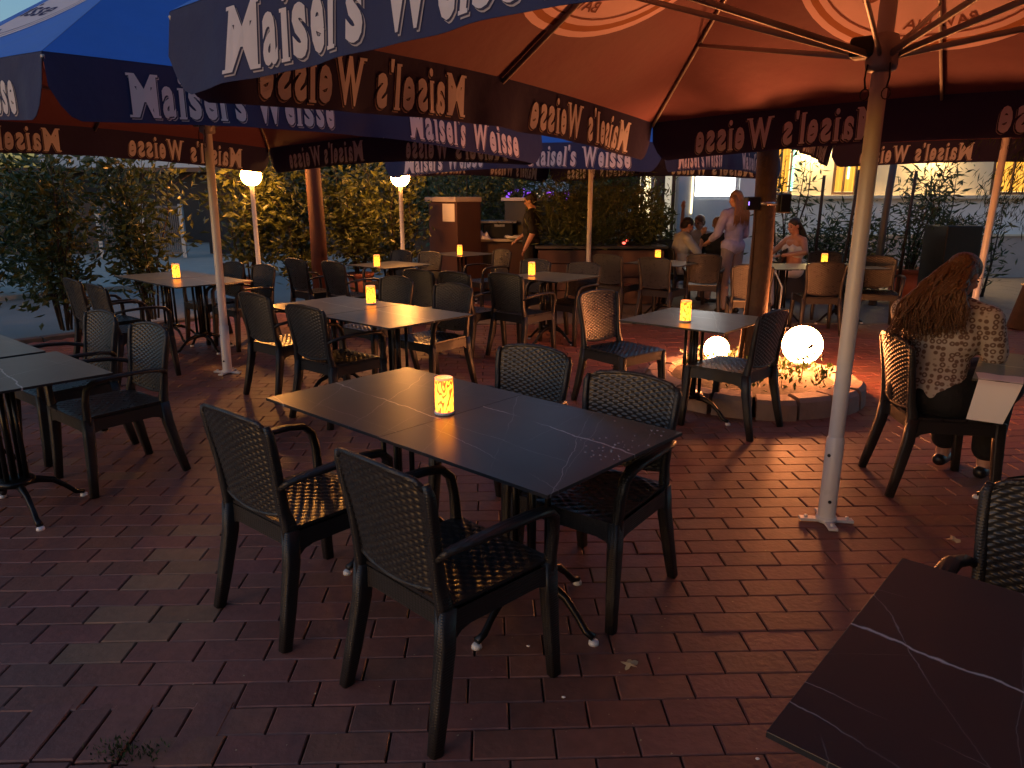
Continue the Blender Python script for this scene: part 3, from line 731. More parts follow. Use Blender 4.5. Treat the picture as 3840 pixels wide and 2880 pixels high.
    m = MB(); m.lathe([(.05, ZP-.06), (.09, ZP-.03), (.09, ZP+.01), (.03, ZP+.06), (.001, ZP+.07)], 20); m.build('finial', M['rib'], root)
    return root
M['cloth_out2'] = mat('blue_valance', (.014, .019, .080), .75, noise=(4, .15), bump=(11, .6), trans=((.05, .07, .25), .12))
um = make_parasol(); KM = kid_map()
UM = [
 (1.60, 3.40, 0, 54, 'large blue parasol overhead with warm orange-lit underside and the nearest white pole'),
 (-2.67, 6.61, 0, 53, 'blue parasol at upper left with sky-lit canopy and its pole left of the orange-lit table'),
 (1.15, 11.0, -.07, 54, 'blue parasol in the centre background with its thin pole beside the planter box'),
 (5.15, 8.05, .07, 57, 'dark parasol at the right with the salmon-lit leaning pole'),
 (1.75, -1.75, 0, 54, 'unseen blue parasol added behind the camera to shade the foreground'),  # added out of view to darken the near tables and chairs
 (6.05, .10, 0, 54, 'unseen blue parasol added at the near right to block sky light'),  # also added out of view, to cut sky light from the right
]
for k, (x, y, z, a, lab) in enumerate(UM):
    o = um if k == 0 else copy_tree(um, KM)
    o.location = (x, y, z); o.rotation_euler = ((-.018 if k < 2 else -.018 if k == 3 else 0), (.027 if k == 3 else 0), radians(a-90)); o['label'] = lab; o['category'] = 'parasol'; o['group'] = 'large square parasols with white lettering'

# ------------------------------------------------------------------ planting
def leaf_cloud(mb, pts, n, size, asp=.38, seed=0, spread=.12, droop=.3):
    rnd = random.Random(seed)
    for _ in range(n):
        c, d = pts[rnd.randrange(len(pts))]
        p = Vector(c) + Vector((rnd.gauss(0, spread), rnd.gauss(0, spread), rnd.gauss(0, spread)))
        dr = (Vector(d)*.7 + Vector((rnd.uniform(-1, 1), rnd.uniform(-1, 1), rnd.uniform(-.6, .8)-droop))).normalized()
        sd = dr.cross(Vector((rnd.uniform(-1, 1), rnd.uniform(-1, 1), rnd.uniform(-1, 1)))).normalized(); up = sd.cross(dr)
        L = size*rnd.uniform(.6, 1.3); w = L*asp*.5
        a = p; b = p+dr*L*.45+sd*w; c2 = p+dr*L-up*L*.12; e = p+dr*L*.45-sd*w; mid = p+dr*L*.5+up*L*.06
        mb.add([a, b, c2, e, mid], [(0, 1, 4), (1, 2, 4), (2, 3, 4), (3, 0, 4)])
def shrub(name, loc, h, w, n, size, matl, label, pot=None, group=None, seed=0, stems=7, low=.25, asp=.38, cat='shrub', base=.0, spread=.10, lean=0):
    rnd = random.Random(seed); root = thing(name, loc, label, cat, group, rz=rnd.uniform(0, 6))
    st = MB(); pts = []
    z0 = base
    for i in range(stems):
        a = rnd.uniform(0, 2*pi); r = w*.5*sqrt(rnd.uniform(.05, 1)); hh = h*rnd.uniform(.72, 1.02)
        p0 = Vector((.06*cos(a), .06*sin(a), z0)); p3 = Vector((r*cos(a)+lean, r*sin(a), hh))
        p1 = p0 + (p3-p0)*.35 + Vector((rnd.uniform(-.06, .06), rnd.uniform(-.06, .06), .04)); p2 = p0+(p3-p0)*.7 + Vector((rnd.uniform(-.08, .08), rnd.uniform(-.08, .08), 0))
        P = [p0, p1, p2, p3]; st.sweep(P, [(.016, .016), (.012, .012), (.008, .008), (.003, .003)], n=6, power=2)
        for q in range(16):
            t = low + (1-low)*q/15; k = min(2, int(t*3)); f = t*3-k; c = P[k]*(1-f)+P[k+1]*f
            pts.append((c, (P[k+1]-P[k]).normalized()))
            if q % 3 == 0:
                tw = c + Vector((rnd.uniform(-1, 1), rnd.uniform(-1, 1), rnd.uniform(-.1, .8)))*w*.30
                st.sweep([c, tw], [(.005, .005), (.002, .002)], n=5, power=2, cap=False); pts.append((tw, (tw-c).normalized())); pts.append(((c+tw)/2, (tw-c).normalized()))
    st.build('stems', M['wood_dark'], root)
    lf = MB(); leaf_cloud(lf, pts, n, size, asp, seed+5, spread); lf.build('foliage', matl, root)
    if pot:
        kind, r, ph = pot; m = MB()
        if kind == 'terra': m.lathe([(.001, 0), (r*.72, 0), (r*.93, ph-.07), (r*.93, ph-.07), (r*1.05, ph-.065), (r*1.07, ph), (r*.96, ph), (r*.92, ph-.05), (.001, ph-.05)], 28); pm = M['terra']
        else: m.box((0, 0, ph/2), (r, r, ph/2), bev=.01); pm = M['greypot']
        m.build('pot', pm, root)
        m = MB(); m.lathe([(.001, ph-.03 if kind == 'terra' else ph+.004), (r*.88, ph-.032 if kind == 'terra' else ph+.003)], 20); m.build('pot_soil', M['soil'], root)
    return root
G_h = 'potted laurel shrubs along the street side'
HED = [(-6.9, 7.0, 1.95, 1.2, 'leftmost laurel shrub, darkest green, at the picture edge behind the blue-grey table'),
       (-6.25, 7.85, 2.15, 1.1, 'laurel shrub with reddish stem standing over the grey street, second from left'),
       (-5.55, 8.9, 2.25, 1.15, 'tall laurel shrub in front of the metal gate, behind the far left table'),
       (-4.85, 9.75, 2.25, 1.1, 'laurel shrub with golden-lit top left of the first white lamp post'),
       (-3.95, 10.95, 2.2, 1.1, 'laurel shrub lit orange around the first white lamp post, in a terracotta pot'),
       (-3.15, 11.3, 2.05, 1.0, 'laurel shrub between the reddish post and the first lamp post'),
       (-2.45, 11.75, 2.15, 1.15, 'laurel shrub right of the reddish timber post with bright specks showing through'),
       (-1.98, 12.2, 2.3, 1.0, 'laurel shrub glowing orange beside the round street lamp'),
       (-7.6, 6.0, 1.8, 1.1, 'laurel shrub outside the left picture edge')]
for i, (x, y, h, w, lab) in enumerate(HED):
    shrub('laurel_shrub', (x, y, 0), h, w, 1900, .135, M['leaf_a'], lab, ('terra', .21, .42) if i in (4, 6) else None, G_h, seed=20+i, stems=9, low=.22, base=.35 if i in (4, 6) else 0, spread=.13)
# greenery behind the counter and to its right
BG = [(-1.0, 14.6, 2.75, 1.9, 'leaf_a', 'dense green shrub behind the brown cabinet with the paper note'), (.1, 15.0, 2.7, 1.8, 'leaf_a', 'green shrub rising in the gap between the two cabinets'),
      (1.35, 16.2, 1.55, 1.3, 'leaf_a', 'gold-lit shrub beside the far pair of lamps'),
      (1.45, 12.9, 1.85, 1.1, 'leaf_c', 'airy bamboo right of the second cabinet'), (2.0, 13.2, 2.2, 1.1, 'leaf_c', 'airy bamboo with bare stems behind the centre parasol pole'),
      (1.15, 14.3, 2.4, 1.1, 'leaf_b', 'dark bamboo clump behind the others at the long planter')]
for i, (x, y, h, w, mt, lab) in enumerate(BG):
    shrub('bamboo' if mt != 'leaf_a' else 'bush', (x, y, 0), h, w, 3200, .13 if mt == 'leaf_a' else .12, M[mt], lab, None, None, seed=50+i, stems=14, low=.12, asp=.3 if mt == 'leaf_a' else .18, cat='bush', spread=.17)
RG = [(4.45, 11.9, 2.35, .65, 'leaf_b', 400, ('box', .26, .55), 'slender dark shrub directly right of the tree trunk'),
      (5.05, 11.9, 1.25, .9, 'leaf_b', 1000, None, 'low dark bush behind the seated woman in white'),
      (5.60, 11.6, 1.35, .85, 'leaf_b', 800, None, 'low dark bush behind the white pole'),
      (6.35, 11.7, 1.85, .9, 'leaf_b', 620, ('terra', .32, .5), 'oleander in the large terracotta pot right of the grey post'),
      (6.95, 11.9, 2.45, .9, 'leaf_b', 560, None, 'tall oleander whose dark leaves stand out against the yellow wall'),
      (7.75, 12.0, 1.45, .9, 'leaf_b', 350, None, 'sparse shrub above the black planter at the right')]
for i, (x, y, h, w, mt, n, pot, lab) in enumerate(RG):
    shrub('oleander', (x, y, 0), h, w, n, .15, M[mt], lab, pot, None, seed=80+i, stems=7, low=.2, asp=.22, cat='shrub', base=.3 if pot else 0, spread=.11)
# ball-shaped shrub in tall grey planter and its square planter
r_ = thing('ball_shrub', (2.10, 11.8, 0), 'round clipped shrub in a tall anthracite planter left of the cafe', 'planter')
m = MB(); m.box((0, 0, .45), (.20, .20, .45), bev=.012); m.build('planter', M['greypot'], r_)
m = MB(); rnd = random.Random(4); pts = []
for i in range(300):
    v = Vector((rnd.gauss(0, 1), rnd.gauss(0, 1), rnd.gauss(0, 1))).normalized(); pts.append((v*.19+Vector((0, 0, 1.07)), v))
leaf_cloud(m, pts, 1500, .06, .5, 8, .025); m.build('foliage', M['leaf_b'], r_)
r_ = thing('tall_planter', (2.42, 12.05, 0), 'taller grey square planter beside the ball-shaped shrub', 'planter'); m = MB(); m.box((0, 0, .47), (.17, .2, .47), bev=.012); m.build('box', M['greypot'], r_)
m = MB(); leaf_cloud(m, [(Vector((random.uniform(-.15, .15), random.uniform(-.15, .15), .95+random.uniform(0, .5))), Vector((0, 0, 1))) for _ in range(60)], 500, .11, .3, 9, .06); m.build('foliage', M['leaf_c'], r_)
# long planter box right of the counter
r_ = thing('planter_box', (1.35, 11.35, 0), 'long low grey board planter box filled with greenery behind the centre table', 'planter')
m = MB()
for i in range(4): m.box((0, 0, .11+i*.205), (.95, .28, .098), bev=.006)
m.build('boards', M['cab'], r_)
m = MB(); m.box((0, 0, .865), (1.0, .32, .018), bev=.004); m.build('rim', M['greypot'], r_)
m = MB(); leaf_cloud(m, [(Vector((random.uniform(-.9, .9), random.uniform(-.2, .2), .9+random.uniform(0, .75)**1.0)), Vector((0, 0, 1))) for _ in range(260)], 3200, .12, .22, 10, .10); m.build('foliage', M['leaf_c'], r_)
m = MB(); m.ball((.33, -.30, .93), (.028, .028, .018), 12); m.ball((.38, -.28, .965), (.02, .02, .014), 12); m.build('red_light', M['red_led'], r_)
tag(thing('black_planter', (6.50, 10.9, 0), 'black square planter box above the long-haired woman', 'planter')); r_ = D.objects['black_planter']
m = MB(); m.box((0, 0, .60), (.26, .3, .60), bev=.015); m.build('box', M['black_plastic'], r_)
m = MB(); leaf_cloud(m, [(Vector((random.uniform(-.3, .3), random.uniform(-.2, .2), 1.2)), Vector((0, 0, 1))) for _ in range(60)], 300, .09, .2, 12, .05); m.build('foliage', M['leaf_b'], r_)
for i, (x, y, h, l, lab) in enumerate(((4.75, 11.5, 1.92, .02, 'thin black garden stake right of the seated woman'), (5.15, 11.4, 2.0, .1, 'forked black stake just left of the white pole'), (6.0, 11.3, 1.98, .06, 'thicker black cut-off stake left of the oleander'))):
    m = MB(); m.sweep([(0, 0, 0), (l*.5, 0, h*.5), (l, 0, h)], [(.028, .028), (.024, .024), (.022, .022)], n=8, power=2); o = m.build('garden_stake', M['wood_dark'], None, (x, y, 0)); tag(o, lab, 'stake')

# the tree in the round bed, with the glowing balls
RC = Vector((2.03, 5.98, 0))
r_ = thing('stone_ring', RC, 'low round bed edged with pale stones around the tree', 'planting bed')
for i in range(17):
    a0 = 2*pi*i/17+.02; a1 = 2*pi*(i+1)/17-.02; m = MB(); hh = .155+random.uniform(-.012, .012); n = 4
    ring = [(a0+(a1-a0)*k/n) for k in range(n+1)]; ri, ro = .66+random.uniform(-.02, .02), .87+random.uniform(-.02, .02)
    vs = []
    for a in ring:
        for (r, z) in ((ri, 0), (ri, hh-.02), (ri+.03, hh), (ro-.03, hh), (ro, hh-.03), (ro+.01, 0)): vs.append((r*cos(a), r*sin(a), z))
    fs = [(k*6+j, k*6+j+1, (k+1)*6+j+1, (k+1)*6+j) for k in range(n) for j in range(5)] + [tuple(range(6)), tuple(range(n*6+5, n*6-1, -1))]
    m.add(vs, fs, False); m.build('stone', M['stone'], r_)
m = MB(); m.lathe([(.001, .14), (.3, .14), (.68, .12)], 30); m.build('soil', M['soil'], r_)
m = MB(); rnd = random.Random(3); pts = []
for i in range(120):
    a = rnd.uniform(0, 2*pi); r = .62*sqrt(rnd.random()); pts.append((RC+Vector((r*cos(a), r*sin(a), .17+rnd.uniform(0, .07))), Vector((0, 0, 1))))
leaf_cloud(m, pts, 750, .05, .5, 3, .03, -.2)
for i in range(26):
    a = rnd.uniform(0, 2*pi); r = .6*sqrt(rnd.random()); c = RC+Vector((r*cos(a), r*sin(a), .16)); m.sweep([c, c+Vector((rnd.uniform(-.03, .03), rnd.uniform(-.03, .03), rnd.uniform(.06, .16)))], (.0025, .002), n=5, power=2)
tag(m.build('bed_plants', M['leaf_b']), 'low leafy ground plants in the round stone bed', 'plants', kind='stuff')
def ball_light(loc, r, lab, deco):
    t = thing('ball_light', loc, lab, 'lamp', 'glowing ball lamps in the round bed')
    m = MB(); m.ball((0, 0, 0), r, 40); m.build('globe', M['ball'], t)
    m = MB(); m.lathe([(r*.55, -r-.02), (r*.55, -r*.82), (r*.3, -r*.93)], 24); m.build('socket', M['black_plastic'], t)
    return t
ball_light((2.50, 6.12, .366), .165, 'larger glowing ball lamp, patched with leaf silhouettes, right of the tree', 1)
ball_light((1.83, 6.35, .284), .110, 'smaller glowing ball lamp seen under the table, left of the tree', 0)
m = MB(); c = Vector((2.40, 5.84, .13))
m.sweep([c, c+Vector((.01, 0, .10)), c+Vector((0, -.01, .19))], (.004, .003), n=6, power=2)
for dx, dz in ((-.05, .08), (-.03, .09), (-.012, .07), (.012, .09), (.03, .07), (.05, .065)): m.sweep([c+Vector((0, -.01, .17)), c+Vector((dx*.7, -.01, .17+dz*.4)), c+Vector((dx, -.01, .17+dz))], (.004, .004), n=6, power=2)
leaf_cloud(m, [(c+Vector((.09, -.01, .21)), Vector((1, 0, 0))), (c+Vector((.13, 0, .20)), Vector((1, 0, -.3))), (c+Vector((.05, 0, .27)), Vector((0, 0, 1)))], 16, .05, .6, 4, .012)
tag(m.build('seedling', M['wood_dark']), 'small branching seedling silhouetted on the larger ball lamp', 'plant')
t = thing('tree', (2.045, 6.0, 0), 'tree with smooth brown trunk rising from the round bed behind the single table', 'tree')
m = MB(); m.sweep([(0, 0, .12), (-.01, 0, .5), (.0, 0, 1.1), (-.015, .01, 1.9), (-.05, .03, 2.8), (-.04, .05, 3.5)], [(.105, .105), (.088, .088), (.084, .084), (.084, .084), (.085, .085), (.07, .07)], n=20, power=2)
m.sweep([(-.13, -.03, .12), (-.095, -.03, .8), (-.085, -.02, 1.5)], [(.02, .02), (.017, .017), (.012, .012)], n=8, power=2)
m.build('trunk', M['trunk'], t)
m = MB(); pts = []; rnd = random.Random(9)
for i in range(14):
    a = rnd.uniform(0, 6.28); e = Vector((1.5*cos(a)*rnd.uniform(.5, 1)-.04, 1.5*sin(a)*rnd.uniform(.5, 1), rnd.uniform(3.9, 5.4))); s0 = Vector((-.04, .05, rnd.uniform(3.1, 3.5)))
    m.sweep([s0, (s0+e)/2+Vector((0, 0, .2)), e], [(.035, .035), (.02, .02), (.008, .008)], n=6, power=2)
    for q in range(10): pts.append((s0+(e-s0)*(.35+.065*q), (e-s0).normalized()))
m.build('limbs', M['trunk'], t)
m = MB(); leaf_cloud(m, pts, 5000, .13, .5, 9, .28); m.build('crown', M['leaf_b'], t)
m = MB(); m.sweep([(0, 0, 0), (.06, -.03, -.13), (.055, -.03, -.32), (.02, -.02, -.55), (.05, -.03, -.78)], (.006, .006), n=8, power=2)
tag(m.build('cable', M['white_plastic'], None, (2.14, 5.94, 1.02)), 'pale cable hanging down the right side of the tree trunk', 'cable')
t = thing('loudspeaker', (2.035, 6.0, 1.55), 'small black loudspeaker strapped to the tree trunk with a blue light', 'speaker')
m = MB(); m.box((-.115, -.03, 0), (.055, .05, .052), bev=.01); m.build('box', M['black_plastic'], t); m = MB(); m.box((.15, .0, .0), (.045, .05, .075), bev=.01); m.build('box', M['black_plastic'], t)
m = MB(); m.lathe([(.091, -.012), (.093, -.012), (.093, .012), (.091, .012)], 20); m.build('strap', M['steel'], t)
m = MB(); m.box((-.155, -.084, 0), (.0025, .003, .014)); m.build('indicator', M['blue_led'], t)
# leaning tree at the right edge, grey post, timber post, lamp posts
t = thing('tree', (6.55, 8.95, 0), 'dark leaning tree with drooping needles at the right picture edge', 'tree')
m = MB(); m.sweep([(-.22, 0, 0), (-.10, 0, .6), (.0, 0, 1.2), (.12, 0, 1.9), (.2, 0, 2.6), (.2, 0, 3.4)], [(.13, .13), (.11, .11), (.10, .10), (.10, .10), (.09, .09), (.06, .06)], n=16, power=2); m.build('trunk', M['trunk'], t)
m = MB(); pts = []
for i in range(24):
    a = rnd.uniform(0, 6.28); L = rnd.uniform(.5, 1.2); z = rnd.uniform(1.75, 3.6)
    for q in range(8): f = q/7; pts.append((Vector((.1+L*cos(a)*f, L*sin(a)*f, z-.5*f*f)), Vector((cos(a), sin(a), -1.4))))
leaf_cloud(m, pts, 6500, .10, .12, 21, .09, .8); m.build('crown', M['leaf_b'], t)
m = MB(); m.sweep([(0, 0, 0), (.02, 0, 1.2), (.08, 0, 2.7)], [(.060, .060), (.052, .052), (.048, .048)], n=16, power=2)
tag(m.build('grey_post', M['greypot'], None, (5.50, 11.0, 0)), 'slim dark grey post right of the white pole', 'post')
m = MB(); m.sweep([(0, 0, 0), (.005, 0, 1.2), (-.02, 0, 2.6), (-.03, 0, 3.2)], [(.118, .118), (.108, .108), (.098, .098), (.09, .09)], n=18, power=2)
tag(m.build('timber_post', M['post_wood'], None, (-2.70, 10.25, 0)), 'rough reddish timber post between the two lamp posts', 'post')
def lamp_post(x, y, lab, h=1.75, r=.135, mt='globe'):
    t = thing('lamp_post', (x, y, 0), lab, 'street lamp', 'white lamp posts with round globes')
    m = MB(); m.lathe([(.06, 0), (.06, .03), (.032, .04), (.029, h-.03), (.045, h)], 18); m.build('post', M['pole'], t)
    m = MB(); m.ball((0, 0, h+r*.93), r, 32); m.build('globe', M[mt], t)
lamp_post(-3.50, 10.1, 'white lamp post whose glowing globe is cut by the left parasol edge')
lamp_post(-1.62, 10.9, 'white lamp post with the fully visible bright round globe')
for dx in (-.13, .13):
    pass
t = thing('twin_lamp', (.95, 26, 0), 'far pair of small round lamps on one white post above the waiter', 'street lamp')
m = MB(); m.lathe([(.06, 0), (.05, 1.7)], 12); m.box((0, 0, 1.7), (.22, .03, .03)); m.build('post', M['pole'], t)
for s in (-1, 1):
    m = MB(); m.ball((s*.17, 0, 1.92), .155, 20); m.build('globe', M['globe_far'], t)

# ------------------------------------------------------------------ serving counter
def gridbox(root, name, corner, w, d, z0, z1, mt, ang=48, inset=0, bev=.006):
    """box whose near corner is at `corner`, w along 138 deg, d along 48 deg"""
    a = Vector((cos(radians(ang+90)), sin(radians(ang+90)), 0)); b = Vector((cos(radians(ang)), sin(radians(ang)), 0))
    c = Vector((corner[0], corner[1], 0)) + a*w/2 + b*d/2
    m = MB(); m.box((0, 0, (z0+z1)/2), (d/2-inset, w/2-inset, (z1-z0)/2), Matrix.Translation(c-Vector(root.location)) @ RZ(radians(ang)), bev=bev)
    return m.build(name, mt, root)
t = thing('brown_cabinet', (-.91, 12.3, 0), 'tall brown service cabinet with a pale top and a paper note, left of the counter', 'cabinet')
gridbox(t, 'body', (-.91, 12.3), .70, .56, 0, 1.52, M['cab']); gridbox(t, 'top', (-.93, 12.27), .76, .62, 1.522, 1.60, M['cab_top'])
a = Vector((cos(radians(138)), sin(radians(138)), 0)); b = Vector((cos(radians(48)), sin(radians(48)), 0))
m = MB(); c = a*.20 - b*.004; m.box((0, 0, 1.345), (.0015, .145, .145), Matrix.Translation(c) @ RZ(radians(48))); m.build('paper_note', M['paper'], t)
t = thing('olive_cabinet', (.24, 13.0, 0), 'second tall service cabinet with a pale top behind the waiter', 'cabinet')
gridbox(t, 'body', (.24, 13.0), .50, .66, 0, 1.53, M['cab_side']); gridbox(t, 'top', (.22, 12.97), .56, .72, 1.532, 1.59, M['cab_top'])
t = thing('serving_counter', (-.2, 12.95, 0), 'dark serving counter with pale worktop between the two cabinets', 'counter')
m = MB(); m.box((0, .25, .42), (.42, .28, .42), bev=.006); m.build('body', M['cab'], t)
m = MB(); m.box((0, .22, .868), (.44, .31, .022), bev=.004); m.build('worktop', M['cab_top'], t)
m = MB(); m.box((-.15, -.036, .55), (.16, .006, .10), bev=.003); m.build('drawer', M['black_plastic'], t)
t = thing('coffee_machine', (-.25, 13.1, .892), 'dark box-shaped machine with a steel top tray on the serving counter', 'machine')
m = MB(); m.box((0, .1, .13), (.27, .2, .13), bev=.02); m.build('housing', M['black_plastic'], t)
m = MB(); m.box((.0, .08, .285), (.33, .22, .022), bev=.006); m.build('tray', M['steel'], t)
m = MB(); m.box((.03, -.105, .225), (.09, .006, .022)); m.build('panel', M['steel'], t)
m = MB(); rnd = random.Random(2)
m.grid(lambda u, v: ((u-.5)*.30, (v-.5)*.2, .10*sin(pi*u)*sin(pi*v)*(1+.35*sin(17*u+3*v)+.3*sin(13*v))), 20, 14)
tag(m.build('napkin_pile', M['white_cloth'], None, (-.50, 12.83, .892)), 'crumpled white napkins on the counter beside the brown cabinet', 'napkins')
m = MB(); m.lathe([(.001, 0), (.12, 0), (.19, .035), (.185, .038), (.11, .008), (.001, .008)], 28); m.lathe([(.001, .02), (.12, .02), (.18, .055), (.175, .058), (.11, .028), (.001, .028)], 28)
tag(m.build('plate_stack', M['white_plastic'], None, (.05, 12.88, .892)), 'stack of white plates on the counter in front of the waiter', 'plates')

# ------------------------------------------------------------------ buildings
YB = 15.0
t = thing('cream_building', (8.5, YB, 0), 'cream lit building wall with a ledge, yellow windows and pale lower wall at the right', 'building')
def bb(name, x0, x1, z0, z1, y0, y1, mt, root=None, bev=0):
    root = root or t; m = MB(); m.box(((x0+x1)/2-root.location.x, (y0+y1)/2-root.location.y, (z0+z1)/2), ((x1-x0)/2, (y1-y0)/2, (z1-z0)/2), bev=bev); return m.build(name, mt, root)
bb('lower_wall', 4.72, 15, .84, 1.56, YB, YB+.4, M['wall_grey']); bb('plinth', 4.72, 15, 0, .83, YB-.05, YB+.4, M['plinth'])
bb('ledge', 4.72, 15, 1.562, 1.64, YB-.12, YB+.4, M['wall_cream'], bev=.01); bb('ledge', 4.72, 15, .832, .87, YB-.09, YB-.002, M['wall_cream'])
for x0, x1 in ((4.72, 5.12), (5.62, 6.42), (7.12, 9.6), (10.9, 15)): bb('wall', x0, x1, 1.642, 4.6, YB+.06, YB+.4, M['wall_cream'])
bb('wall', 5.12, 5.62, 3.4, 4.6, YB+.06, YB+.4, M['wall_cream']); bb('wall', 6.42, 7.12, 3.3, 4.6, YB+.06, YB+.4, M['wall_cream']); bb('wall', 9.6, 10.9, 3.3, 4.6, YB+.06, YB+.4, M['wall_cream'])
def window(root, x0, x1, z0, z1, y, glass, nm=2, curtains=False, frame='frame_brown'):
    w = bb('window', x0, x1, z0, z1, y+.18, y+.20, M[glass], root)
    m = MB(); cx = root.location.x; th = .028
    for x in (x0+th, x1-th): m.box((x-cx, y+.09-root.location.y, (z0+z1)/2), (th, .03, (z1-z0)/2))
    for z in (z0+th, z1-th): m.box(((x0+x1)/2-cx, y+.092-root.location.y, z), ((x1-x0)/2-2*th-.001, .028, th))
    for k in range(1, nm): m.box((x0+(x1-x0)*k/nm-cx, y+.088-root.location.y, (z0+z1)/2), (.016, .024, (z1-z0)/2-2*th-.001))
    m.build('frame', M[frame], w)
    if curtains:
        m = MB(); m.grid(lambda u, v: (x0+.05+(x1-x0-.1)*u-cx, y+.15-root.location.y+.018*sin(u*40), z0+.06+(z1-z0-.12)*v), 60, 1); m.build('curtain', M['curtain'], w)
M['curtain'] = mat('yellow_curtain', (.62, .42, .14), .8, noise=(6, .2), trans=((.8, .5, .12), .5))
window(t, 5.12, 5.62, 1.642, 3.4, YB, 'win_warm', 2, True); window(t, 6.42, 7.12, 1.642, 3.3, YB, 'win_warm', 3, True, 'frame_brown'); window(t, 9.6, 10.9, 1.642, 3.3, YB, 'win_warm', 3, True)
bb('neon_strip', 5.575, 5.605, 1.72, 3.2, YB-.01, YB+.02, M['neon']); bb('neon_strip', 6.70, 6.725, 1.95, 2.4, YB+.02, YB+.05, M['neon'])
bb('roof', 4.5, 15, 4.6, 4.8, YB-.5, YB+4, M['frame_brown'])
for i, x in enumerate((5.98, 8.35)):
    q = thing('wall_lamp', (x, YB+.06, 2.78), ('left', 'right')[i]+' wall lamp throwing a warm pool of light down the cream wall', 'wall lamp', 'wall lamps on the cream building')
    m = MB(); m.lathe([(.07, -.10), (.07, .10), (.001, .10)], 20, (0, -.13, 0)); m.box((0, -.03, 0), (.02, .03, .03)); m.build('housing', M['black_plastic'], q)
    m = MB(); m.lathe([(.001, -.085), (.062, -.085)], 20, (0, -.13, 0)); m.ball((0, -.13, -.06), .035, 14); m.build('bulb', M['sconce'], q)
t = thing('cafe_front', (3.5, 14.0, 0), 'cafe front with a white-lit window, white column and yellow doorway behind the guests', 'building')
window(t, 2.42, 2.66, .25, 3.2, 14.0, 'win_warm', 1, False, 'frame_white'); bb('mullion', 2.68, 2.80, 0, 3.3, 13.98, 14.2, M['frame_brown'])
window(t, 2.81, 3.06, .55, 3.2, 14.0, 'win_cream', 1, False, 'frame_brown'); bb('column', 3.08, 3.36, 0, 3.6, 13.85, 14.15, M['frame_white'], bev=.01)
window(t, 3.38, 4.24, 1.56, 3.0, 14.0, 'win_white', 1, False, 'frame_white')
bb('wall', 3.37, 4.70, 0, 1.558, 14.0, 14.3, M['wall_grey']); bb('wall', 4.25, 4.70, 1.56, 3.6, 14.0, 14.3, M['wall_grey']); bb('fascia', 2.4, 4.70, 3.3, 4.6, 14.02, 14.4, M['wall_grey'])
bb('lamp_strip', 3.315, 3.345, 1.3, 2.4, 13.82, 13.845, M['win_warm']); bb('parapet', 2.4, 3.07, 0, .24, 13.95, 14.2, M['wall_grey'])
t = thing('sky_block_wall', (7, -7, 0), 'tall unseen wall added behind the camera to block the sky', 'building')
bb('wall', -1.5, 16, 0, 9, -7.4, -7, M['wall_dark']); bb('wall', 11, 11.4, 0, 9, -6.9, 1.5, M['wall_dark'])  # added blocker out of view, keeps low sky light off the foreground
# dark house across the street
t = thing('dark_house', (-14, 27, 0), 'dark house across the street with a pale upper storey behind the left shrubs', 'building')
bb('wall', -40, -4.5, 0, 2.45, 27, 28, M['wall_dark']); bb('eaves', -40, -8.5, 2.45, 2.6, 26.4, 28, M['frame_brown']); bb('upper_storey', -17.0, -10.2, 2.62, 6.0, 27.2, 28.2, M['frame_white']); bb('upper_storey', -10.2, -4.5, 2.46, 3.4, 27.3, 28.2, M['wall_dark'])
for x in (-15.5, -12.6): bb('window', x, x+1.2, 3.5, 4.9, 27.15, 27.19, M['black_plastic'])
for i, (x, z) in enumerate(((-9.6, 1.72), (-8.55, 1.40), (-8.0, 1.38))): pass
t = thing('metal_gate', (-10.0, 20.0, 0), 'grey slatted metal double gate in a pale frame behind the shrubs', 'gate')
for x in (-11.15, -9.95, -8.9): bb('gate_post', x-.05, x+.05, 0, 1.42, 19.95, 20.05, M['gate_frame'])
for x0, x1 in ((-11.1, -10.0), (-9.9, -8.95)):
    m = MB(); n = 18
    for i in range(n): m.box((x0+(x1-x0)*(i+.5)/n+10.0, 0, .70), ((x1-x0)/n*.28, .012, .60))
    for z in (.12, 1.34): m.box(((x0+x1)/2+10, 0, z), ((x1-x0)/2, .02, .03))
    lf = m.build('gate_leaf', M['gate'], t)
m = MB(); m.box((-.02, -.05, .75), (.02, .02, .09)); m.build('handle', M['black_plastic'], t)
t = thing('garden_wall', (-8, 21.5, 0), 'dark low garden wall beside the metal gate', 'wall'); bb('wall', -30, -11.25, 0, 1.5, 21.4, 21.6, M['wall_dark']); bb('wall', -8.8, 3, 0, 1.5, 21.4, 21.6, M['wall_dark'])
m = MB(); m.sweep([(0, 0, 0), (-.02, 0, 3.6)], (.045, .045), n=12, power=2); tag(m.build('street_pole', M['steel'], None, (-9.05, 17.0, 0)), 'thin pale metal street pole in front of the metal gate', 'pole')
m = MB(); pts = []
for i in range(500): pts.append((Vector((random.uniform(-1.9, 1.9), random.uniform(-.35, .35), random.uniform(.1, 1.72+.12*sin(i)))), Vector((0, 0, 1))))
leaf_cloud(m, pts, 6500, .12, .5, 31, .07); tag(m.build('clipped_hedge', M['leaf_b'], None, (-9.3, 12.2, 0)), 'dense clipped hedge at the left picture edge across the pavement', 'hedge')
t = thing('pavilion', (1.15, 24, 0), 'far bell-roofed pavilion with violet-lit posts behind the second cabinet', 'pavilion')
m = MB(); m.lathe([(1.15, 1.75), (.75, 1.95), (.35, 2.15), (.22, 2.5), (.14, 2.62), (.001, 2.66)], 24); m.build('roof', M['cab_top'], t)
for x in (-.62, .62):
    m = MB(); m.tube((x, 0, 0), (x, 0, 1.8), .07, n=12); m.build('post', M['purple'], t)
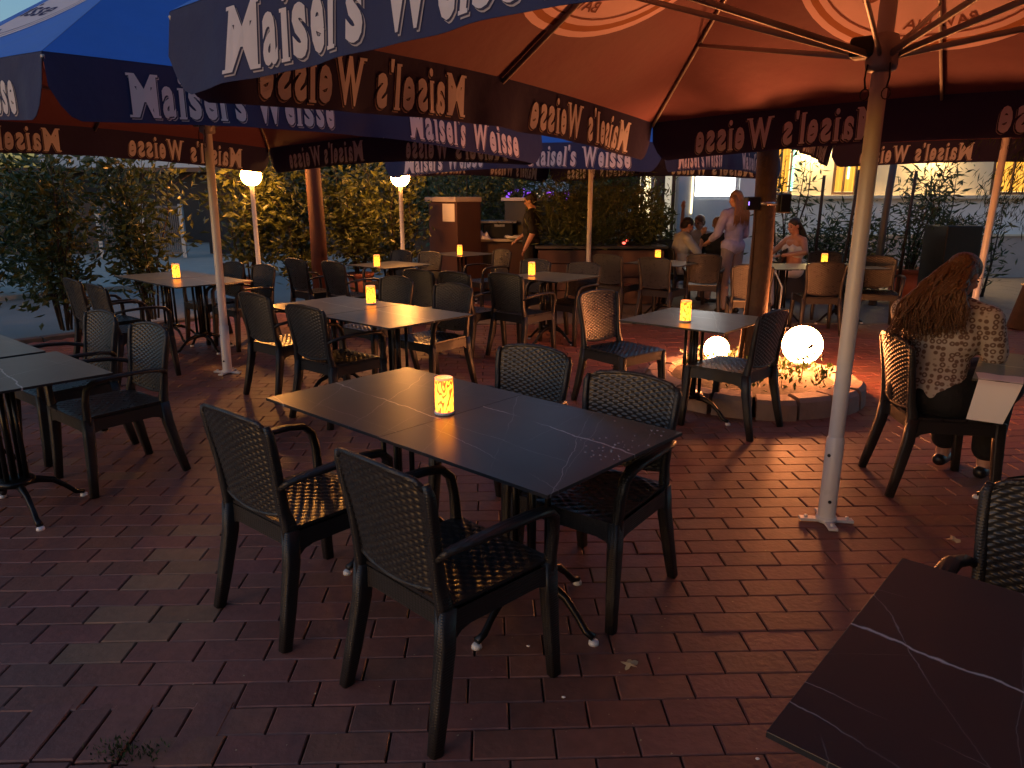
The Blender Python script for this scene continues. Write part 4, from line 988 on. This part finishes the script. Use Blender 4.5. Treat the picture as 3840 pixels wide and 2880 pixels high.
for i, (x, z, w) in enumerate(((-.10, 1.62, .13), (.24, 1.66, .15), (1.17, 1.62, .12))):
    m = MB(); m.box((0, 0, 0), (w, .03, w*1.3), bev=.02); tag(m.build('violet_lamp', M['purple'], None, (x, 22.6+i*.3, z)), ('small violet light at the left end beyond the cabinets', 'largest violet light just left of the waiter head', 'violet light right of the waiter head')[i], 'lamp')
# far trees that close the view
for i, (x, y, h, w, lab) in enumerate(((-5.5, 23.5, 5.2, 3.4, 'dark far tree behind the timber post'), (-1.8, 20.5, 4.6, 3.2, 'far green tree above the brown cabinet'), (1.2, 29, 5.5, 4.0, 'far dark tree above the twin lamps'), (3.6, 18.5, 4.4, 3.0, 'dark tree between the centre pole and the cafe'), (-20, 22, 5, 4, 'far tree at the left edge beyond the gate'), (5.6, 33, 6, 5, 'farthest dark tree behind the cafe gap'))):
    t = thing('background_tree', (x, y, 0), lab, 'tree', 'background trees'); m = MB(); rr = random.Random(i+60)
    m.sweep([(0, 0, 0), (.1, 0, h*.4), (0, 0, h*.8)], [(.16, .16), (.12, .12), (.05, .05)], n=10, power=2); pts = []
    for q in range(12):
        a = rr.uniform(0, 6.28); e = Vector((w*.5*cos(a), w*.5*sin(a), h*rr.uniform(.35, 1))); s0 = Vector((.05, 0, h*rr.uniform(.2, .55))); m.sweep([s0, e], [(.05, .05), (.015, .015)], n=6, power=2)
        for z in range(12): pts.append((s0+(e-s0)*(.3+.06*z), Vector((cos(a), sin(a), .2))))
    m.build('trunk', M['trunk'], t); m = MB(); leaf_cloud(m, pts, 4200, .26, .5, i+70, .42); m.build('crown', M['leaf_b'], t)

# ------------------------------------------------------------------ people
def caps(m, a, b, ra, rb, n=14):
    a = Vector(a); b = Vector(b); d = b-a; L = d.length
    if L < 1e-5: m.ball(a, ra, n); return
    d.normalize(); sd = d.cross(Vector((.3, .9, .27))).normalized(); u = d.cross(sd); vs = []; fs = []; rings = []
    for k in range(5): th = pi/2*(1-k/4*.98)-0; rings.append((a - d*ra*sin(th), ra*cos(th)))
    for k in range(5): th = pi/2*(.02+k/4*.98); rings.append((b + d*rb*sin(th), rb*max(.02, cos(th))))
    for c, r in rings:
        for i in range(n): an = 2*pi*i/n; vs.append(c + (sd*cos(an)+u*sin(an))*max(r, .0005))
    R_ = len(rings)
    for j in range(R_-1):
        for i in range(n): k = (i+1) % n; fs.append((j*n+i, j*n+k, (j+1)*n+k, (j+1)*n+i))
    fs.append(list(range(n))[::-1]); fs.append([(R_-1)*n+i for i in range(n)])
    m.add(vs, fs, True)
def fuse(m, name, mt, parent, vox, smooth=4):
    o = m.build(name, mt, parent); md = o.modifiers.new('r', 'REMESH'); md.mode = 'VOXEL'; md.voxel_size = vox; md.use_smooth_shade = True
    ms = o.modifiers.new('s', 'SMOOTH'); ms.iterations = smooth; ms.factor = .5
    dg = bpy.context.evaluated_depsgraph_get(); dg.update(); me = D.meshes.new_from_object(o.evaluated_get(dg)); o.modifiers.clear(); old = o.data; o.data = me; D.meshes.remove(old)
    me.name = name; me.materials.clear(); me.materials.append(mt)
    for p in me.polygons: p.use_smooth = True
    return o
BASE = dict(pel=(0, 0, .95), che=(0, 0, 1.26), nek=(0, -.01, 1.44), hea=(0, .02, 1.585), shL=(-.185, 0, 1.385), elL=(-.245, -.02, 1.11), haL=(-.25, .05, .87), shR=(.185, 0, 1.385), elR=(.245, -.02, 1.11), haR=(.25, .05, .87),
            hiL=(-.09, 0, .91), knL=(-.10, .02, .50), anL=(-.10, -.02, .08), hiR=(.09, 0, .91), knR=(.10, .02, .50), anR=(.10, -.02, .08), hd=(0, 1, 0))
SEAT = dict(pel=(0, -.05, .56), che=(0, -.06, .86), nek=(0, -.04, 1.05), hea=(0, .0, 1.19), shL=(-.185, -.05, .99), elL=(-.24, .05, .74), haL=(-.16, .27, .76), shR=(.185, -.05, .99), elR=(.24, .05, .74), haR=(.16, .27, .76),
            hiL=(-.09, -.03, .54), knL=(-.12, .38, .55), anL=(-.12, .36, .09), hiR=(.09, -.03, .54), knR=(.12, .38, .55), anR=(.12, .36, .09), hd=(0, 1, 0))
def human(loc, face, J, label, skin='skin', girth=1.0, female=False, sleeve=.5, top='black_cloth', legs='black_cloth', hair='hair_d', longhair=0, skirt=False, scale=1.0, crop=False, shoes='black_plastic'):
    J = {k: Vector(v) for k, v in J.items()}; t = thing('person', loc, label, 'person', rz=radians(face)-pi/2); t.scale = (scale,)*3
    g = girth; m = MB()
    fw = J['hd'].normalized(); upv = (J['hea']-J['nek']).normalized(); rt = fw.cross(upv).normalized(); fw = upv.cross(rt).normalized(); h = J['hea']
    def H(x, y, z): return h + rt*x + fw*y + upv*z
    # head: cranium, jaw, cheeks, nose, ears
    X = Matrix((( rt.x, fw.x, upv.x, h.x), (rt.y, fw.y, upv.y, h.y), (rt.z, fw.z, upv.z, h.z), (0, 0, 0, 1)))
    m.ball((0, -.012, .028), (.074, .090, .085), 22, xf=X); m.ball((0, .028, -.045), (.052, .056, .062), 18, xf=X); m.ball((0, .040, -.088), (.026, .024, .020), 12, xf=X)
    caps(m, H(0, .078, .012), H(0, .098, -.020), .009, .013, 10); caps(m, H(-.018, .078, -.052), H(.018, .078, -.052), .008, .008, 8)
    for s in (-1, 1): m.ball((s*.076, -.005, -.005), (.010, .020, .030), 10, xf=X); m.ball((s*.034, .062, -.02), (.022, .02, .022), 10, xf=X)
    caps(m, J['nek']-upv*.03, h-upv*.05-fw*.012, .054*g, .050*g)
    # torso
    pel, che = J['pel'], J['che']
    ax = (J['shR']-J['shL']).normalized()
    def torso(e, bottom=True):
        if bottom: caps(m, pel-Vector((.06, 0, 0)), pel+Vector((.06, 0, 0)), .112*g+e, .112*g+e)
        w = (pel+che)/2; wr = (.088 if female else .105)*g+e
        caps(m, w-ax*.045*g, w+ax*.045*g, wr, wr); c2 = che+(J['nek']-che)*.10
        for q, r in ((-.02, .108), (.35, .098)):
            c = che+(J['nek']-che)*q; caps(m, c-ax*.062*g, c+ax*.062*g, r*g+e, r*g+e)
        caps(m, pel, che, .10*g+e, .11*g+e); caps(m, J['shL']*.92+J['nek']*.08, J['shR']*.92+J['nek']*.08, .058+e, .058+e); caps(m, J['shL'], J['nek'], .052+e, .044+e); caps(m, J['shR'], J['nek'], .052+e, .044+e)
        if female:
            for s in (-1, 1): c = che+ax*s*.075+Vector((0, .085, .0)); m.ball(c, .062+e, 12)
    torso(0)
    for s in 'LR':
        sh, el, ha = J['sh'+s], J['el'+s], J['ha'+s]
        caps(m, sh, el, .050*g, .039*g); caps(m, el, ha, .039*g, .026*g); d = (ha-el).normalized()
        side = d.cross(Vector((0, 0, 1)) if abs(d.z) < .9 else Vector((0, 1, 0))).normalized(); nn = side.cross(d)
        p = ha+d*.045; caps(m, ha+d*.01, p+side*.014, .026, .022); caps(m, ha+d*.01, p-side*.016, .024, .022)
        for i, (o_, l_) in enumerate(((-.030, .062), (-.010, .074), (.010, .070), (.029, .056))):
            k0 = p+d*.028+side*o_; k1 = k0+d*l_*.5+nn*.006; k2 = k1+d*l_*.42-nn*.020; caps(m, k0-d*.02, k1, .0095, .0088, 8); caps(m, k1, k2, .0088, .0075, 8)
        tt = 1 if s == 'L' else -1; k0 = ha+d*.025-side*tt*-.022; caps(m, ha+d*.02, ha+d*.05+side*tt*.044, .012, .011, 8); caps(m, ha+d*.05+side*tt*.044, ha+d*.085+side*tt*.048-nn*.01, .011, .009, 8)
        hi, kn, an = J['hi'+s], J['kn'+s], J['an'+s]; caps(m, hi, kn, .084*g, .056*g); caps(m, kn, an, .055*g, .036*g); caps(m, kn+(an-kn)*.3-Vector((0, .012, 0)), kn+(an-kn)*.5, .052*g, .042*g)
        caps(m, an-Vector((0, .03, .035)), an+Vector((0, .15, -.045)), .034, .026)
    body = fuse(m, 'body', M[skin], t, .0070, 3)
    # eyes and brows as parts
    m = MB()
    for s in (-1, 1): m.ball((s*.031, .0735, .008), (.012, .008, .007), 10, xf=X)
    m.build('eyes', M['eye'], t); m = MB()
    for s in (-1, 1): m.sweep([X @ Vector((s*.018, .083, .027)), X @ Vector((s*.034, .080, .032)), X @ Vector((s*.050, .068, .026))], (.003, .003), n=6, power=2)
    m.build('eyebrows', M[hair], t)
    # top
    m = MB(); e = .014
    if crop:
        for s in (-1, 1): m.ball(che+ax*s*.075+Vector((0, .085, 0)), .074, 14); caps(m, che+ax*s*.075+Vector((0, .12, .05)), J['nek']+ax*s*.05+Vector((0, .01, -.03)), .008, .008)
        caps(m, che-ax*.07+Vector((0, 0, -.02)), che+ax*.07+Vector((0, 0, -.02)), .118*g, .118*g)
    else:
        torso(e, True)
    if not crop:
        for s in 'LR':
            sh, el, ha = J['sh'+s], J['el'+s], J['ha'+s]; q = min(1, sleeve*2); caps(m, sh, sh+(el-sh)*q*.92, .050*g+e, .044*g+e+.004)
            if sleeve > .5: caps(m, el, el+(ha-el)*(sleeve-.5)*2*.9, .044*g+e, .034*g+e)
    fuse(m, 'top', M[top], t, .010, 5)
    m = MB(); caps(m, pel-Vector((.065, 0, .0)), pel+Vector((.065, 0, 0)), .120*g, .120*g)
    for s in 'LR':
        hi, kn, an = J['hi'+s], J['kn'+s], J['an'+s]
        if skirt: caps(m, hi, kn, .125*g, .115*g); caps(m, kn, an+Vector((0, 0, .10)), .085*g, .070*g)
        else: caps(m, hi, kn, .094*g, .070*g); caps(m, kn, an+(kn-an)*.06, .066*g, .052*g)
    if skirt: c0 = (J['hiL']+J['hiR'])/2; c1 = (J['knL']+J['knR'])/2; caps(m, c0, c1, .13*g, .13*g)
    fuse(m, 'skirt' if skirt else 'trousers', M[legs], t, .011, 5)
    for s in 'LR':
        m = MB(); an = J['an'+s]; caps(m, an-Vector((0, .035, .040)), an+Vector((0, .155, -.048)), .040, .032); fuse(m, 'shoe', M[shoes], t, .009, 2)
    # hair
    m = MB(); m.ball((0, -.022, .040), (.083, .094, .085), 22, xf=X); m.ball((0, -.055, -.01), (.074, .058, .075), 18, xf=X)
    if longhair:
        rr = random.Random(3)
        for i in range(46):
            a = rr.uniform(-1, 1); p0 = H(.075*sin(a*1.6), -.05-.035*cos(a*1.6), .04); p1 = H(.09*sin(a*1.6), -.095, -.09); p2 = p1 + Vector((a*.05, -.03, -longhair*rr.uniform(.6, 1)))
            m.sweep([p0, p1, (p1+p2)/2+Vector((rr.uniform(-.02, .02), -.02, 0)), p2], [(.014, .014), (.018, .014), (.016, .012), (.004, .004)], n=7, power=2)
    m.build('hair', M[hair], t)
    return t, J, X
M['eye'] = mat('dark_eye', (.03, .02, .018), .2)
def pose(b, **k): d = dict(b); d.update(k); return d
human((.30, 11.45, 0), 172, pose(BASE, elL=(-.27, -.06, 1.12), haL=(-.27, .06, .88), elR=(.24, .04, 1.12), haR=(.20, .24, .98), hd=(.12, 1, -.1)), 'standing waiter in a black polo shirt beside the serving counter, in profile', girth=1.16, scale=.97)
human((2.64, 11.22, 0), 12, pose(SEAT, hd=(.1, 1, -.25), hea=(0, .03, 1.18), haR=(.10, .24, 1.05), elR=(.22, .12, .78)), 'seated man in a white T-shirt with dark hair and beard, left of the group', top='white_cloth', legs='grey_cloth')
human((3.12, 12.35, 0), 215, pose(SEAT, elR=(.30, .08, 1.10), haR=(.26, .12, 1.40)), 'guest in pale shirt with one arm raised beside the head, behind the seated man', top='white_cloth', legs='grey_cloth', hair='hair_b', sleeve=.3)
human((3.10, 11.15, 0), 75, pose(SEAT), 'seated guest in black clothes with back to the viewer, left of the standing woman', top='black_cloth', legs='black_cloth', hair='hair_b', sleeve=.8)
human((3.08, 10.25, 0), 118, pose(BASE, elL=(-.26, .05, 1.12), haL=(-.20, .28, 1.0), elR=(.24, .03, 1.10), haR=(.18, .26, 1.02)), 'standing woman in lilac patterned shirt and grey trousers by the tree', female=True, top='lilac_cloth', legs='grey_cloth', hair='hair_b', longhair=.30, sleeve=.85, scale=.99)
human((4.08, 10.72, 0), 196, pose(SEAT, hd=(-.1, 1, 0), elL=(-.34, .02, .84), haL=(-.08, .24, .78), elR=(.30, .10, .80), haR=(.20, .36, .84), knL=(-.10, .42, .58), knR=(.14, .44, .58)), 'seated woman in a white crop top and pale trousers with long dark hair', skin='skin2', female=True, crop=True, top='white_cloth', legs='white_cloth', hair='hair_d', longhair=.32)
t, J, X = human((2.36, 3.92, 0), 38, pose(SEAT, pel=(0, -.03, .57), che=(0, .01, .86), nek=(0, .05, 1.05), hea=(.02, .12, 1.18), shL=(-.215, .0, .98), shR=(.215, .02, .98), elR=(.25, .10, .735), haR=(.09, .34, .92), elL=(-.24, .16, .78), haL=(-.06, .36, .90), knL=(-.02, .40, .56), anL=(-.04, .38, .09), knR=(.20, .36, .56), anR=(.20, .34, .09), hd=(.35, 1, -.15)),
      'woman with long auburn hair and ring-patterned white blouse, back to the viewer at right', female=True, girth=1.12, top='blouse', legs='black_cloth', skirt=True, hair='hair_r', sleeve=.42)
m = MB(); rr = random.Random(11)
for i in range(330):
    a = rr.uniform(-1, 1); lay = rr.random()
    p0 = X @ Vector((.085*sin(a*1.9), -.03-.055*cos(a*1.9)*(.6+.4*lay), .085-.07*abs(a)+.01*lay)); p1 = X @ Vector((.10*sin(a*1.8), -.10-.03*lay, -.02-.03*abs(a)))
    end = Vector((-.20+.42*(a*.5+.5)*.9, -.14-.12*lay*(1-a)*.5, .84+.12*(a*.5+.5)+rr.uniform(-.05, .06))); mid = (p1+end)/2 + Vector((-.02, -.05, .025))
    r = rr.uniform(.005, .011); ph = rr.uniform(0, 6); amp = rr.uniform(.008, .02); P_ = []
    for q in range(15):
        f = q/14; b0 = (1-f)**3; b1_ = 3*f*(1-f)**2; b2_ = 3*f*f*(1-f); b3 = f**3
        c = p0*b0+p1*b1_+mid*b2_+end*b3; k = amp*min(1, f*2.2); P_.append(c + Vector((sin(f*15+ph), cos(f*13+ph*1.7), .3*sin(f*11+ph)))*k)
    m.sweep(P_, [(r*(.55+.45*sin(pi*min(1, q/14+.15)))*(1 if q < 12 else (15-q)/4),)*2 for q in range(15)], n=5, power=2)
m.build('long_hair', M['hair_r'], t)

# ------------------------------------------------------------------ small things
m = MB(); L0 = Vector((2.30, 3.43, .7475))
e1 = Vector((cos(radians(55)), sin(radians(55)), 0)); e2 = Vector((e1.y, -e1.x, 0))
Lc = Vector((2.80, 3.52, 0)) - e1*.4 - e2*.4
def PS(u, v):   # a sheet lying over the near table edge and hanging down, slightly curled
    s = u*.36-.21
    p = Lc + e2*(.005 + .20*v + .05*(1-u)*(1-v)) + Vector((0, 0, .7475))
    if s > 0: return p + e1*s + Vector((0, 0, .002*sin(9*v)))
    return p - e1*(.004 + .05*(1-math.exp(s/.06))) + Vector((0, 0, s*.93)) + e2*(s*.25)
m.grid(PS, 16, 6); m.grid(lambda u, v: PS(u, v)-Vector((0, 0, .001))+e1*.001, 16, 6, flip=True); tag(m.build('menu_sheet', M['paper']), 'white paper sheet hanging over the table edge in front of the long-haired woman', 'paper')
t = thing('handbag', (2.74, 3.62, .746), 'small dark bag on the table beside the white paper', 'bag'); m = MB(); m.ball((0, 0, .045), (.11, .075, .045), 20); m.build('body', M['black_cloth'], t)
m = MB(); m.sweep([(-.07, 0, .07), (-.04, 0, .12), (.04, 0, .12), (.07, 0, .07)], (.006, .006), n=6, power=2); m.build('handle', M['black_plastic'], t)
def flat_leaf(x, y, r, rot, lab, lobes=5):
    m = MB(); vs = [(0, 0, .012)]; n = lobes*4
    for i in range(n):
        a = 2*pi*i/n; k = .45+.55*abs(cos(a*lobes/2))**1.5; vs.append((r*k*cos(a), r*k*sin(a)*.9, .006+.006*sin(a*3)))
    fs = [(0, i+1, (i+1) % n+1) for i in range(n)]; m.add(vs, fs); tag(m.build('fallen_leaf', M['dry_leaf'], None, (x, y, .003), rot), lab, 'leaf')
flat_leaf(.415, 2.22, .035, .4, 'dry pale maple leaf on the bricks in front of the near table')
flat_leaf(2.12, 3.18, .04, 1.0, 'pale scrap leaf on the dark bricks right of the white pole foot', 3); flat_leaf(2.10, 2.98, .035, 2.2, 'lower pale scrap leaf on the dark bricks right of the white pole foot', 3)
for i, (x, y, lab) in enumerate(((.06, 2.33, 'tiny white crumb under the near table'), (.17, 2.05, 'tiny white petal on the bricks in front of the near table'), (.72, 1.78, 'tiny pale fleck on the bricks at the lower right'))):
    m = MB(); m.ball((0, 0, .004), (.007, .005, .003), 8); tag(m.build('petal', M['paper'], None, (x, y, .002)), lab, 'petal')
m = MB(); rr = random.Random(41)
for i in range(240):
    y = 1.8+rr.random()**1.5*5; x = rr.uniform(-.62, .62)*y; r = rr.uniform(.0015, .005); a = rr.uniform(0, 6.3)
    m.add([(x+r*cos(a+q*2.1)*(1+.6*(q == 0)), y+r*sin(a+q*2.1), .0035+.001*q) for q in range(3)], [(0, 1, 2)])
tag(m.build('grit', M['dry_leaf']), 'scattered grit and leaf crumbs on the bricks', 'grit', kind='stuff')
# corner patch: lifted bricks and moss round a planting hole at the lower left
m = MB(); rr = random.Random(5)
leaf_cloud(m, [(Vector((-1.15+rr.gauss(0, .045), 1.80+rr.gauss(0, .015), .004)), Vector((0, 0, 1))) for _ in range(50)], 240, .018, .3, 6, .016, -.6)
tag(m.build('moss_tuft', M['moss']), 'tuft of moss and weeds between the bricks at the lower left', 'weeds', kind='stuff')
# water drops on the right half of the near table
m = MB(); rr = random.Random(8); b1 = Vector((cos(radians(48)), sin(radians(48)))); b2 = Vector((b1.y, -b1.x)); C0 = Vector((.075, 2.555))
for i in range(46):
    p = C0 + b1*rr.uniform(-.05, .36) + b2*(.39-abs(rr.gauss(0, .13))); d = p-C0
    if abs(d.dot(b2)) > .39: continue
    r = rr.uniform(.002, .0055); m.ball((p.x, p.y, .7455), (r, r, r*.45), 8)
tag(m.build('water_drops', M['drop']), 'scattered water drops on the right corner of the near marble table', 'water drops', kind='stuff') if 'drop' in M else None
